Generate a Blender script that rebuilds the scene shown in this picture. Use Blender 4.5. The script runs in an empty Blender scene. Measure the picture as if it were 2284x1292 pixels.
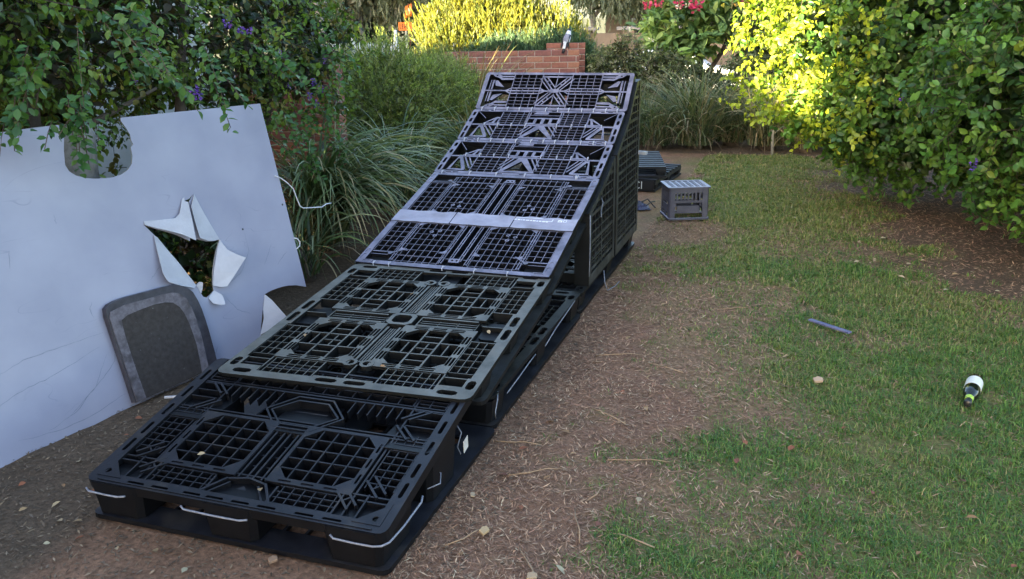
import bpy, bmesh, math, random
import numpy as np
from mathutils import Vector, Matrix
from mathutils.geometry import tessellate_polygon

scene = bpy.context.scene
random.seed(7)
rng = np.random.default_rng(11)
R = math.radians

# ------------------------------------------------------------------ camera
CAM_H = 1.655
pitch, roll, yaw = R(17.7), R(-0.925), R(-18.94)
fw = Vector((math.sin(yaw) * math.cos(pitch), math.cos(yaw) * math.cos(pitch), -math.sin(pitch)))
rt = Vector((math.cos(yaw), -math.sin(yaw), 0.0))
up = rt.cross(fw)
rt2 = rt * math.cos(roll) + up * math.sin(roll)
up2 = up * math.cos(roll) - rt * math.sin(roll)
cam_data = bpy.data.cameras.new('camera')
cam = bpy.data.objects.new('camera', cam_data)
scene.collection.objects.link(cam)
m = Matrix((rt2, up2, -fw)).transposed().to_4x4()
m.translation = Vector((0, 0, CAM_H))
cam.matrix_world = m
cam_data.sensor_width = 36.0
cam_data.lens = 36.0 * 1900 / 2284
cam_data.clip_start = 0.05
cam_data.clip_end = 2000
scene.camera = cam

# ------------------------------------------------------------------ sky, sun, exposure
SUN_EL = R(14.0)
SUN_FROM = Vector((-0.46, -0.888, 0)).normalized()      # where the sun stands
world = bpy.data.worlds.new('World')
scene.world = world
world.use_nodes = True
wn = world.node_tree.nodes
wl = world.node_tree.links
bg = wn['Background']
sky = wn.new('ShaderNodeTexSky')
sky.sky_type = 'NISHITA'
sky.sun_disc = False
sky.sun_elevation = SUN_EL
sky.sun_rotation = math.atan2(SUN_FROM.x, SUN_FROM.y)
sky.air_density = 1.0
sky.dust_density = 1.7
sky.ozone_density = 1.0
wl.new(sky.outputs['Color'], bg.inputs['Color'])
bg.inputs['Strength'].default_value = 0.065

sun_data = bpy.data.lights.new('sun', 'SUN')
sun_data.energy = 5.0
sun_data.angle = R(0.5)
sun_data.color = (1.0, 0.84, 0.50)
sun = bpy.data.objects.new('sun', sun_data)
scene.collection.objects.link(sun)
d = Vector((-SUN_FROM.x * math.cos(SUN_EL), -SUN_FROM.y * math.cos(SUN_EL), -math.sin(SUN_EL)))
sun.rotation_euler = d.to_track_quat('-Z', 'Y').to_euler()
sun.location = (-8, -12, 12)

scene.view_settings.view_transform = 'Standard'
scene.view_settings.look = 'None'
scene.view_settings.gamma = 1.0
scene.view_settings.use_curve_mapping = False
scene.view_settings.exposure = 3.85
scene.render.engine = 'CYCLES'
scene.cycles.use_denoising = True
scene.cycles.max_bounces = 6
scene.cycles.transparent_max_bounces = 4
scene.cycles.caustics_reflective = False
scene.cycles.caustics_refractive = False

# ------------------------------------------------------------------ helpers
COL = scene.collection


def link(o, parent=None):
    COL.objects.link(o)
    if parent is not None:
        o.parent = parent
    return o


def tag(o, label=None, cat=None, group=None, kind=None):
    if label:
        o['label'] = label
    if cat:
        o['category'] = cat
    if group:
        o['group'] = group
    if kind:
        o['kind'] = kind
    return o


def thing(name, label, cat, loc=(0, 0, 0), rot=(0, 0, 0), group=None):
    o = bpy.data.objects.new(name, None)
    o.empty_display_size = 0.1
    link(o)
    o.location = loc
    o.rotation_euler = rot
    return tag(o, label, cat, group)


def copy_tree(src, loc, rot, label=None, group=None, scale=None):
    c = src.copy()
    COL.objects.link(c)
    c.location = loc
    c.rotation_euler = rot
    if scale is not None:
        c.scale = scale
    if label:
        c['label'] = label
    if group:
        c['group'] = group
    for ch in list(src.children):
        k = ch.copy()
        COL.objects.link(k)
        k.parent = c
        for g in list(ch.children):
            h = g.copy()
            COL.objects.link(h)
            h.parent = k
    return c


class MB:
    """collects faces; mat index per face (0 body, 1 exposed upper face)"""

    def __init__(s):
        s.v = []
        s.f = []
        s.m = []
        s.ch = []

    def add(s, vs, fs, ms=None):
        o = len(s.v)
        s.ch.append((vs, fs, ms))
        s.v += [tuple(p) for p in vs]
        s.f += [tuple(i + o for i in f) for f in fs]
        s.m += list(ms) if ms else [0] * len(fs)

    def box(s, x0, x1, y0, y1, z0, z1, top=1):
        vs = [(x0, y0, z0), (x1, y0, z0), (x1, y1, z0), (x0, y1, z0), (x0, y0, z1), (x1, y0, z1), (x1, y1, z1), (x0, y1, z1)]
        s.add(vs, [(3, 2, 1, 0), (4, 5, 6, 7), (0, 1, 5, 4), (1, 2, 6, 5), (2, 3, 7, 6), (3, 0, 4, 7)], [0, top, 0, 0, 0, 0])

    def rib(s, x0, y0, x1, y1, w, dpt, z=0.0, top=1, bev=0.0):
        dx, dy = x1 - x0, y1 - y0
        l = math.hypot(dx, dy) or 1e-6
        nx, ny = -dy / l * w / 2, dx / l * w / 2
        a = [(x0 - nx, y0 - ny), (x1 - nx, y1 - ny), (x1 + nx, y1 + ny), (x0 + nx, y0 + ny)]
        vs = [(p[0], p[1], z - dpt) for p in a] + [(p[0], p[1], z) for p in a]
        s.add(vs, [(3, 2, 1, 0), (4, 5, 6, 7), (0, 1, 5, 4), (1, 2, 6, 5), (2, 3, 7, 6), (3, 0, 4, 7)], [0, top, 0, 0, 0, 0])

    def grid(s, x0, x1, y0, y1, nx, ny, w, dpt, z=0.0, wx=None):
        for i in range(nx + 1):
            x = x0 + (x1 - x0) * i / nx
            s.rib(x, y0, x, y1, wx or w, dpt, z)
        for j in range(ny + 1):
            y = y0 + (y1 - y0) * j / ny
            s.rib(x0, y, x1, y, w, dpt - 0.004, z - 0.0013)

    def plate(s, outer, holes=(), t=0.012, z=0.0, top=1):
        loops = [list(outer)] + [list(h) for h in holes]
        tri = tessellate_polygon([[Vector((p[0], p[1], 0)) for p in lp] for lp in loops])
        flat = [p for lp in loops for p in lp]
        n = len(flat)
        vs = [(p[0], p[1], z) for p in flat] + [(p[0], p[1], z - t) for p in flat]
        fs, ms = [], []
        for a, b, c in tri:
            pa, pb, pc = flat[a], flat[b], flat[c]
            ar = (pb[0] - pa[0]) * (pc[1] - pa[1]) - (pb[1] - pa[1]) * (pc[0] - pa[0])
            if ar < 0:
                b, c = c, b
            fs.append((a, b, c))
            ms.append(top)
            fs.append((c + n, b + n, a + n))
            ms.append(0)
        o = 0
        for k, lp in enumerate(loops):
            ln = len(lp)
            area = sum(lp[i][0] * lp[(i + 1) % ln][1] - lp[(i + 1) % ln][0] * lp[i][1] for i in range(ln))
            ccw = area > 0
            for i in range(ln):
                a, b = o + i, o + (i + 1) % ln
                q = (a + n, b + n, b, a)
                if (k == 0) != ccw:
                    q = q[::-1]
                fs.append(q)
                ms.append(0)
            o += ln
        s.add(vs, fs, ms)

    def tube(s, pts, rad, n=6, cap=True):
        pts = [Vector(p) for p in pts]
        rs = rad if isinstance(rad, (list, tuple)) else [rad] * len(pts)
        o = len(s.v)
        ref = Vector((0.31, 0.22, 0.93))
        for i, p in enumerate(pts):
            t = (pts[min(i + 1, len(pts) - 1)] - pts[max(i - 1, 0)]).normalized()
            a = t.cross(ref)
            if a.length < 1e-3:
                a = t.cross(Vector((1, 0, 0)))
            a.normalize()
            b = t.cross(a)
            for k in range(n):
                an = 2 * math.pi * k / n
                q = p + (a * math.cos(an) + b * math.sin(an)) * rs[i]
                s.v.append(tuple(q))
        for i in range(len(pts) - 1):
            for k in range(n):
                s.f.append((o + i * n + k, o + i * n + (k + 1) % n, o + (i + 1) * n + (k + 1) % n, o + (i + 1) * n + k))
                s.m.append(0)
        if cap:
            s.f.append(tuple(o + k for k in range(n))[::-1])
            s.f.append(tuple(o + (len(pts) - 1) * n + k for k in range(n)))
            s.m += [0, 0]

    def build(s, name, mats, parent=None, smooth=False, bevel=0.0):
        me = bpy.data.meshes.new(name)
        me.from_pydata(s.v, [], s.f)
        for mt in (mats if isinstance(mats, (list, tuple)) else [mats]):
            me.materials.append(mt)
        if isinstance(mats, (list, tuple)) and len(mats) > 1:
            me.polygons.foreach_set('material_index', s.m)
        if smooth:
            me.polygons.foreach_set('use_smooth', [True] * len(me.polygons))
        me.update()
        o = bpy.data.objects.new(name, me)
        if bevel:
            bv = o.modifiers.new('bevel', 'BEVEL')
            bv.width = bevel
            bv.segments = 2
            bv.limit_method = 'ANGLE'
        return link(o, parent)


def nd(nt, t, **kw):
    n = nt.nodes.new(t)
    for k, v in kw.items():
        setattr(n, k, v)
    return n


def base_mat(name):
    mt = bpy.data.materials.new(name)
    mt.use_nodes = True
    return mt, mt.node_tree, mt.node_tree.nodes['Principled BSDF']


def noisy(name, c1, c2, scale=8.0, rough=0.6, bump=0.0, bscale=60.0, detail=6.0, lo=0.35, hi=0.65, spec=0.5, metal=0.0, c3=None, s3=2.0, lo3=0.55, hi3=0.7):
    """two colours mixed by noise, optional larger patches of a third, fine bump"""
    mt, nt, p = base_mat(name)
    tc = nd(nt, 'ShaderNodeTexCoord')
    n1 = nd(nt, 'ShaderNodeTexNoise')
    n1.inputs['Scale'].default_value = scale
    n1.inputs['Detail'].default_value = detail
    n1.inputs['Roughness'].default_value = 0.65
    nt.links.new(tc.outputs['Object'], n1.inputs['Vector'])
    mr = nd(nt, 'ShaderNodeMapRange')
    mr.inputs['From Min'].default_value = lo
    mr.inputs['From Max'].default_value = hi
    nt.links.new(n1.outputs['Fac'], mr.inputs['Value'])
    mx = nd(nt, 'ShaderNodeMix', data_type='RGBA')
    mx.inputs['A'].default_value = (*c1, 1)
    mx.inputs['B'].default_value = (*c2, 1)
    nt.links.new(mr.outputs['Result'], mx.inputs['Factor'])
    out = mx.outputs['Result']
    if c3 is not None:
        n3 = nd(nt, 'ShaderNodeTexNoise')
        n3.inputs['Scale'].default_value = s3
        n3.inputs['Detail'].default_value = 5
        nt.links.new(tc.outputs['Object'], n3.inputs['Vector'])
        mr3 = nd(nt, 'ShaderNodeMapRange')
        mr3.inputs['From Min'].default_value = lo3
        mr3.inputs['From Max'].default_value = hi3
        nt.links.new(n3.outputs['Fac'], mr3.inputs['Value'])
        mx3 = nd(nt, 'ShaderNodeMix', data_type='RGBA')
        mx3.inputs['B'].default_value = (*c3, 1)
        nt.links.new(out, mx3.inputs['A'])
        nt.links.new(mr3.outputs['Result'], mx3.inputs['Factor'])
        out = mx3.outputs['Result']
    nt.links.new(out, p.inputs['Base Color'])
    p.inputs['Roughness'].default_value = rough
    p.inputs['Specular IOR Level'].default_value = spec
    p.inputs['Metallic'].default_value = metal
    if bump:
        nb = nd(nt, 'ShaderNodeTexNoise')
        nb.inputs['Scale'].default_value = bscale
        nb.inputs['Detail'].default_value = 4
        nt.links.new(tc.outputs['Object'], nb.inputs['Vector'])
        b = nd(nt, 'ShaderNodeBump')
        b.inputs['Strength'].default_value = bump
        b.inputs['Distance'].default_value = 0.01
        nt.links.new(nb.outputs['Fac'], b.inputs['Height'])
        nt.links.new(b.outputs['Normal'], p.inputs['Normal'])
    return mt


def leaf_material(name, rough=0.45, transl=0.35, spec=0.4):
    """colour comes from the per-leaf attribute; light passes through the blade"""
    mt, nt, p = base_mat(name)
    at = nd(nt, 'ShaderNodeAttribute')
    at.attribute_name = 'Col'
    nt.links.new(at.outputs['Color'], p.inputs['Base Color'])
    p.inputs['Roughness'].default_value = rough
    p.inputs['Specular IOR Level'].default_value = spec
    tr = nd(nt, 'ShaderNodeBsdfTranslucent')
    gm = nd(nt, 'ShaderNodeMix', data_type='RGBA', blend_type='MULTIPLY')
    gm.inputs['Factor'].default_value = 1.0
    gm.inputs['B'].default_value = (1.35, 1.3, 0.55, 1)
    nt.links.new(at.outputs['Color'], gm.inputs['A'])
    nt.links.new(gm.outputs['Result'], tr.inputs['Color'])
    ms = nd(nt, 'ShaderNodeMixShader')
    ms.inputs['Fac'].default_value = transl
    nt.links.new(p.outputs['BSDF'], ms.inputs[1])
    nt.links.new(tr.outputs['BSDF'], ms.inputs[2])
    nt.links.new(ms.outputs['Shader'], nt.nodes['Material Output'].inputs['Surface'])
    return mt


def np_mesh(name, V, F, cols=None, mat=None, parent=None, smooth=True):
    """V (n,3); F list of (k,m) index arrays; cols per-vertex (n,3)"""
    me = bpy.data.meshes.new(name)
    V = np.asarray(V, dtype=np.float32)
    me.vertices.add(len(V))
    me.vertices.foreach_set('co', V.ravel())
    fs = [np.asarray(f, dtype=np.int32) for f in F if len(f)]
    nl = sum(f.size for f in fs)
    npoly = sum(len(f) for f in fs)
    me.loops.add(nl)
    me.polygons.add(npoly)
    me.loops.foreach_set('vertex_index', np.concatenate([f.ravel() for f in fs]))
    tot = np.concatenate([np.full(len(f), f.shape[1], dtype=np.int32) for f in fs])
    st = np.concatenate([[0], np.cumsum(tot)[:-1]]).astype(np.int32)
    me.polygons.foreach_set('loop_start', st)
    me.polygons.foreach_set('loop_total', tot)
    if smooth:
        me.polygons.foreach_set('use_smooth', np.ones(npoly, dtype=bool))
    me.update(calc_edges=True)
    if cols is not None:
        a = me.color_attributes.new('Col', 'FLOAT_COLOR', 'POINT')
        c4 = np.ones((len(V), 4), dtype=np.float32)
        c4[:, :3] = cols
        a.data.foreach_set('color', c4.ravel())
    if mat:
        me.materials.append(mat)
    o = bpy.data.objects.new(name, me)
    return link(o, parent)


def unit(a):
    return a / np.maximum(np.linalg.norm(a, axis=-1, keepdims=True), 1e-9)


def leaf_arrays(P, D, N, size, wr, col, kind='ovate', fold=0.18, curl=0.12):
    """leaves as small folded blades: base P, direction D, normal N"""
    n = len(P)
    D = unit(D)
    S = unit(np.cross(D, N))
    N = np.cross(S, D)
    size = np.broadcast_to(np.asarray(size, float), (n,))[:, None]
    wr = np.broadcast_to(np.asarray(wr, float), (n,))[:, None]
    if kind == 'ovate':
        prof = [(0, 0), (.28, .42), (.62, .5), (1, 0)]
        cols = []
        vs = []
        for t, w in prof:
            c = P + D * size * t - N * size * curl * t * t
            if w == 0:
                vs.append(c)
            else:
                e = N * size * wr * w * fold * 2
                vs += [c + S * size * wr * w + e, c, c - S * size * wr * w + e]
        V = np.stack(vs, 1)           # 0 base;1 L 2 m 3 R;4 L 5 m 6 R;7 tip
        k = 8
        q = np.array([[1, 2, 5, 4], [2, 3, 6, 5]])
        t3 = np.array([[0, 2, 1], [0, 3, 2], [4, 5, 7], [5, 6, 7]])
    elif kind == 'diamond':
        e = N * size * wr * fold
        V = np.stack([P, P + D * size * .5 + S * size * wr * .5 + e, P + D * size * .5 - S * size * wr * .5 + e, P + D * size - N * size * curl], 1)
        k = 4
        q = np.zeros((0, 4), int)
        t3 = np.array([[0, 3, 1], [0, 2, 3]])
    else:                              # needle
        V = np.stack([P + S * size * wr * .5, P - S * size * wr * .5, P + D * size], 1)
        k = 3
        q = np.zeros((0, 4), int)
        t3 = np.array([[0, 1, 2]])
    off = (np.arange(n) * k)[:, None, None]
    F4 = (q[None] + off).reshape(-1, 4) if len(q) else np.zeros((0, 4), int)
    F3 = (t3[None] + off).reshape(-1, 3)
    C = np.repeat(np.asarray(col), k, axis=0)
    return V.reshape(-1, 3), F3, F4, C


def merge(parts):
    V, F3, F4, C = [], [], [], []
    o = 0
    for v, f3, f4, c in parts:
        V.append(v)
        F3.append(f3 + o)
        if len(f4):
            F4.append(f4 + o)
        C.append(c)
        o += len(v)
    return np.concatenate(V), [np.concatenate(F3)] + ([np.concatenate(F4)] if F4 else []), np.concatenate(C)


def pick_cols(n, pal, wts=None, var=0.25):
    pal = np.asarray(pal, float)
    w = np.asarray(wts, float) if wts is not None else np.ones(len(pal))
    i = rng.choice(len(pal), n, p=w / w.sum())
    return pal[i] * (1 + var * rng.uniform(-1, 1, (n, 1)))


def vnoise(x, y, s, seed=0):
    """lattice value noise, 0..1"""
    x = np.asarray(x) * s + 137.3
    y = np.asarray(y) * s + 91.7
    xi, yi = np.floor(x).astype(int), np.floor(y).astype(int)
    fx, fy = x - xi, y - yi
    fx, fy = fx * fx * (3 - 2 * fx), fy * fy * (3 - 2 * fy)

    def h(a, b):
        q = (a * 374761393 + b * 668265263 + seed * 974711) & 0x7fffffff
        q = ((q ^ (q >> 13)) * 1274126177) & 0x7fffffff
        return ((q ^ (q >> 16)) & 0xffff) / 65535.0
    return (h(xi, yi) * (1 - fx) + h(xi + 1, yi) * fx) * (1 - fy) + (h(xi, yi + 1) * (1 - fx) + h(xi + 1, yi + 1) * fx) * fy


def fbm(x, y, s, seed=0):
    return (vnoise(x, y, s, seed) * .5 + vnoise(x, y, s * 2.1, seed + 1) * .28 + vnoise(x, y, s * 4.3, seed + 2) * .22)


ORD = ['first', 'second', 'third', 'fourth', 'fifth', 'sixth', 'seventh', 'eighth', 'ninth', 'tenth', 'eleventh', 'twelfth', 'thirteenth', 'fourteenth', 'fifteenth', 'sixteenth', 'seventeenth', 'eighteenth', 'nineteenth', 'twentieth',
       'twenty-first', 'twenty-second', 'twenty-third', 'twenty-fourth', 'twenty-fifth', 'twenty-sixth', 'twenty-seventh', 'twenty-eighth', 'twenty-ninth', 'thirtieth']

# ------------------------------------------------------------------ ground: zones of lawn, dry thatch, bare earth
EDGE_Y = [0, 2.0, 2.4, 2.8, 3.06, 3.5, 4.0, 4.6, 5.1, 5.6, 6.0, 6.4, 7.0, 20]
EDGE_X = [-.25, -.30, -.42, -.40, -.50, -.46, -.58, -.62, -.80, -1.05, -1.02, -.95, -1.25, -1.4]


def zones(x, y):
    """(green, bare, straw) weights 0..1 at ground points"""
    x = np.asarray(x, float)
    y = np.asarray(y, float)
    n1 = fbm(x, y, 2.6, 3) - .5
    n2 = fbm(x, y, 7.0, 9) - .5
    ex = np.interp(y, EDGE_Y, EDGE_X)
    g = np.clip((x - ex + n1 * 1.3 + n2 * .8) / .75 + .30, 0, 1)

    def blob(cx, cy, rx, ry, k=1.0):
        q = ((x - cx) / rx) ** 2 + ((y - cy) / ry) ** 2
        return np.clip(1.35 - q + n1 * 2.2 + n2 * 1.0, 0, 1) * k
    dry = np.maximum.reduce([blob(-.38, 5.0, .50, .65, .62), blob(.30, 4.62, .33, .20, .45), blob(-.85, 6.75, .48, .42, .85), blob(-.95, 7.6, .3, .5, .5),
                             blob(-.1, 3.6, .3, .3, .45), blob(-.2, 2.75, .3, .22, .5), blob(.15, 6.6, .5, .7, .45), blob(.1, 9.0, .5, .9, .35), blob(-.35, 4.1, .3, .5, .6)])
    bx = np.interp(y, [4.0, 5.0, 5.3, 5.7, 6.5, 7.8, 8.6, 9.5, 11], [2.2, 1.35, .98, .70, .42, .22, .05, .15, .1])
    bare = np.clip((x - bx + n1 * 1.1 + n2 * .7) / .85 + .25, 0, 1)
    g = np.clip(g * (1 - dry) * (1 - bare), 0, 1)
    left = np.clip((-2.15 - x) / .15, 0, 1)
    bed = np.clip((y - 10.75 + n1 * .5) / .15, 0, 1)
    g = g * (1 - left) * (1 - bed)
    bare = np.maximum(np.maximum(bare, left), bed)
    return g, bare, dry


def ground_z(x, y):
    return -0.012 + 0.014 * (fbm(x, y, 3.0, 21) - .5) + .010 * (fbm(x, y, 14.0, 5) - .5)


def axis(lo, hi, step, far):
    a = np.arange(lo, hi + step / 2, step)
    out = [hi + step * 2, hi + .4, hi + 1, hi + 2.5, hi + 6, hi + 15, hi + 40, hi + 120, far]
    inn = [-far, lo - 120, lo - 40, lo - 15, lo - 6, lo - 2.5, lo - 1, lo - .4, lo - step * 2]
    return np.concatenate([inn, a, out])


xs = axis(-3.6, 2.8, .04, 600)
ys = axis(1.2, 11.6, .05, 900)
GX, GY = np.meshgrid(xs, ys)
gx, gy = GX.ravel(), GY.ravel()
g_, b_, s_ = zones(gx, gy)
nearw = np.clip((16 - np.hypot(gx, gy)) / 4, 0, 1)
gz = np.where(nearw > 0, ground_z(gx, gy) * nearw - .012 * (1 - nearw), -.012) - np.clip((gy - 15.0) / 3.0, 0, 1) * .45
thatch = np.array([.245, .135, .083])
straw = np.array([.33, .22, .12])
earth = np.array([.118, .080, .053])
green = np.array([.150, .150, .050])
nz = fbm(gx, gy, 9, 40)[:, None]
c = thatch * (0.75 + .5 * nz)
c = c * (1 - s_[:, None] * .6) + straw * s_[:, None] * .6
c = c * (1 - b_[:, None]) + earth * b_[:, None] * (0.75 + .5 * nz)
c = c * (1 - g_[:, None] * .85) + green * g_[:, None] * .85
far = (gy > 16)[:, None]
c = np.where(far, np.array([.10, .10, .06]), c)
nx_, ny_ = len(xs), len(ys)
ii = np.arange(nx_ * ny_).reshape(ny_, nx_)
F = np.stack([ii[:-1, :-1], ii[:-1, 1:], ii[1:, 1:], ii[1:, :-1]], -1).reshape(-1, 4)
gm_, nt, p = base_mat('soil')
at = nd(nt, 'ShaderNodeAttribute')
at.attribute_name = 'Col'
tc = nd(nt, 'ShaderNodeTexCoord')
ns = nd(nt, 'ShaderNodeTexNoise')
ns.inputs['Scale'].default_value = 55
ns.inputs['Detail'].default_value = 8
ns.inputs['Roughness'].default_value = .75
nt.links.new(tc.outputs['Object'], ns.inputs['Vector'])
mr = nd(nt, 'ShaderNodeMapRange')
mr.inputs['From Min'].default_value = .3
mr.inputs['From Max'].default_value = .7
mr.inputs['To Min'].default_value = .45
mr.inputs['To Max'].default_value = 1.5
nt.links.new(ns.outputs['Fac'], mr.inputs['Value'])
vm = nd(nt, 'ShaderNodeVectorMath', operation='SCALE')
nt.links.new(at.outputs['Color'], vm.inputs[0])
nt.links.new(mr.outputs['Result'], vm.inputs['Scale'])
nt.links.new(vm.outputs['Vector'], p.inputs['Base Color'])
p.inputs['Roughness'].default_value = .95
p.inputs['Specular IOR Level'].default_value = .15
bp = nd(nt, 'ShaderNodeBump')
bp.inputs['Strength'].default_value = .8
bp.inputs['Distance'].default_value = .012
nt.links.new(ns.outputs['Fac'], bp.inputs['Height'])
nt.links.new(bp.outputs['Normal'], p.inputs['Normal'])
ground = np_mesh('ground', np.stack([gx, gy, gz], 1), [F], c, gm_)
tag(ground, kind='structure')

GRASS_MAT = leaf_material('grass_blade', rough=.6, transl=.25, spec=.25)
LITTER_MAT = leaf_material('dry_litter', rough=.8, transl=.05, spec=.2)


def on_lawn(n, x0=-1.12, x1=2.4, y0=1.75, y1=11.0):
    x = rng.uniform(x0, x1, n)
    # more of the samples close to the camera
    y = y0 + (y1 - y0) * rng.uniform(0, 1, n) ** 1.55
    a = np.degrees(np.arctan2(x, y))
    k = (a < 19.5) & (a > -52)
    return x[k], y[k]


def blades(x, y, h, w, lean, pal, wts, segs=2, var=.3):
    n = len(x)
    base = np.stack([x, y, ground_z(x, y) - .004], 1)
    az = rng.uniform(0, 2 * np.pi, n)
    hd = np.stack([np.cos(az), np.sin(az), np.zeros(n)], 1)
    sd = np.stack([-np.sin(az), np.cos(az), np.zeros(n)], 1)
    le = lean
    p1 = base + hd * (h * le * .35)[:, None] + np.array([0, 0, 1]) * (h * .6)[:, None]
    p2 = base + hd * (h * le)[:, None] + np.array([0, 0, 1]) * (h * (1 - .35 * le))[:, None]
    hw = (w / 2)[:, None]
    V = np.stack([base - sd * hw, base + sd * hw, p1 + sd * hw * .8, p1 - sd * hw * .8, p2], 1).reshape(-1, 3)
    o = (np.arange(n) * 5)[:, None]
    F4 = np.array([[0, 1, 2, 3]]) + o
    F3 = np.array([[3, 2, 4]]) + o
    C = np.repeat(pick_cols(n, pal, wts, var), 5, axis=0)
    return V, F3, F4, C


x, y = on_lawn(470000)
g_, b_, s_ = zones(x, y)
tuft = fbm(x, y, 11, 77)
keep = rng.uniform(0, 1, len(x)) < np.clip(g_ * 1.15 - .12, 0, 1) * np.clip(tuft * 3.0 - .45, .15, 1)
x, y, gk = x[keep], y[keep], g_[keep]
dist = np.hypot(x, y)
n = len(x)
h = rng.uniform(.012, .036, n) * (.7 + .5 * gk) * (.55 + .75 * tuft[keep]) * (1 + .12 * np.clip(dist - 3, 0, 6))
w = rng.uniform(.0022, .0042, n) * (1 + .18 * np.clip(dist - 3, 0, 8))
hue = np.clip((y - 3.2) / 4 + (fbm(x, y, 1.7, 55) - .5) * 2.2 - x * .25, 0, 1) > rng.uniform(0, 1, n)
le_ = rng.uniform(.2, 1.6, n)
GNEAR = ([(.085, .175, .036), (.13, .225, .045), (.18, .25, .06), (.28, .25, .11), (.065, .145, .052)], [3.4, 3.2, 2, .7, 1.8])
GFAR = ([(.135, .195, .045), (.19, .24, .058), (.27, .265, .088), (.38, .29, .14), (.11, .165, .05)], [2.6, 3, 2.6, 2.0, 1.2])
parts = [blades(x[q], y[q], h[q], w[q], le_[q], *pl) for q, pl in ((~hue, GNEAR), (hue, GFAR))]
V, F, C = merge(parts)
lawn = np_mesh('lawn_grass', V, F, C, GRASS_MAT)
tag(lawn, 'short patchy green lawn between the pallet ramp and the right shrub', 'grass', kind='stuff')


def flakes(x, y, ln, wd, pal, wts, lift=.004, var=.3, tilt=.35):
    n = len(x)
    P = np.stack([x, y, ground_z(x, y) + lift * rng.uniform(.3, 1.6, n)], 1)
    az = rng.uniform(0, 2 * np.pi, n)
    D = np.stack([np.cos(az), np.sin(az), rng.uniform(-tilt, tilt, n)], 1)
    N = unit(np.stack([rng.uniform(-tilt, tilt, n), rng.uniform(-tilt, tilt, n), np.ones(n)], 1))
    return leaf_arrays(P, D, N, ln, wd / ln, pick_cols(n, pal, wts, var), 'diamond', fold=.3, curl=-.1)


x, y = on_lawn(190000, x0=-1.14)
g_, b_, s_ = zones(x, y)
keep = rng.uniform(0, 1, len(x)) < np.clip(1 - g_ * .8, .05, 1) * np.where(b_ > .5, .35, 1)
x, y = x[keep], y[keep]
n = len(x)
dist = np.hypot(x, y)
pal = [(.36, .215, .135), (.45, .30, .19), (.19, .105, .068), (.50, .38, .25), (.28, .155, .105)]
parts = [flakes(x, y, rng.uniform(.014, .045, n) * (1 + .1 * np.clip(dist - 3, 0, 8)), rng.uniform(.002, .0055, n) * (1 + .15 * np.clip(dist - 3, 0, 8)), pal, [3, 1.4, 2.6, .3, 2.6], lift=.006)]
# brown crumbs and dead thatch on the left, between board and ramp and in front of the ramp
n = 16000
x = rng.uniform(-3.3, -.9, n)
y = 1.3 + rng.uniform(0, 1, n) ** 1.3 * 3.2
k = ~((x > -2.27) & (x < -1.12) & (y > 2.02))
x, y = x[k], y[k]
n = len(x)
parts.append(flakes(x, y, rng.uniform(.010, .032, n), rng.uniform(.002, .009, n), [(.20, .145, .095), (.25, .18, .12), (.11, .08, .055), (.15, .11, .08)], [2, .6, 3, 2.4], lift=.004))
V, F, C = merge(parts)
lit = np_mesh('dry_thatch', V, F, C, LITTER_MAT)
tag(lit, 'brown dry thatch and mulch scattered beside the pallet ramp', 'mulch', kind='stuff')

# ------------------------------------------------------------------ plastic pallets
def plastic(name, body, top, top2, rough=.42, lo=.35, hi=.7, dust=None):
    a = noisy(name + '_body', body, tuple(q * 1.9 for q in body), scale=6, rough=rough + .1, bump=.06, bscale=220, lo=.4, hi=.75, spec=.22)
    b = noisy(name + '_top', top, top2, scale=9, rough=rough + .04, bump=.08, bscale=160, lo=lo, hi=hi, spec=.35, c3=dust, s3=5.5, lo3=.54, hi3=.74)  # paler upper faces: fade and dust, with sky sheen painted in
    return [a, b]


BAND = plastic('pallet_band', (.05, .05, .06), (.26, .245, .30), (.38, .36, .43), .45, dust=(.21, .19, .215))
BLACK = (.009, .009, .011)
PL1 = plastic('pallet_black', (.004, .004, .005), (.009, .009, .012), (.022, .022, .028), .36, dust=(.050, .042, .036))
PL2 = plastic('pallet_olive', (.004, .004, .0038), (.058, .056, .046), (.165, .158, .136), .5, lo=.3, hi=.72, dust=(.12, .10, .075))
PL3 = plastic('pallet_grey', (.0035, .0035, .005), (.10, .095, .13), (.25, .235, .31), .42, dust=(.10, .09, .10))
PL4 = plastic('pallet_faded_sheen', (.0035, .0035, .005), (.095, .09, .125), (.26, .245, .32), .42, dust=(.11, .10, .115))
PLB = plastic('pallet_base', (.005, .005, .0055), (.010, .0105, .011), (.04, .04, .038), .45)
PLS = plastic('pallet_side', (.006, .006, .006), (.022, .022, .021), (.10, .10, .095), .45, lo=.4, hi=.75)  # paler outward faces paint the light that the grid lines catch
WHITE_TIE = noisy('tie_plastic', (.38, .38, .44), (.52, .52, .58), scale=30, rough=.4)
CORD = noisy('pale_cord', (.17, .175, .21), (.28, .285, .33), scale=60, rough=.55)


def slot(cx, cy, l, w, ang=0.0, n=3):
    """an oblong hole with rounded ends"""
    r = w / 2
    h = max(l / 2 - r, 0)
    pts = []
    for s, a0 in ((1, -90), (-1, 90)):
        for k in range(n + 1):
            a = R(a0 + 180 * k / n)
            pts.append((s * h + r * math.cos(a), r * math.sin(a)))
    ca, sa = math.cos(R(ang)), math.sin(R(ang))
    return [(cx + px * ca - py * sa, cy + px * sa + py * ca) for px, py in pts]


def circ(cx, cy, r, n=8):
    return [(cx + r * math.cos(2 * math.pi * k / n), cy + r * math.sin(2 * math.pi * k / n)) for k in range(n)]


def rect(x0, x1, y0, y1):
    return [(x0, y0), (x1, y0), (x1, y1), (x0, y1)]


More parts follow.
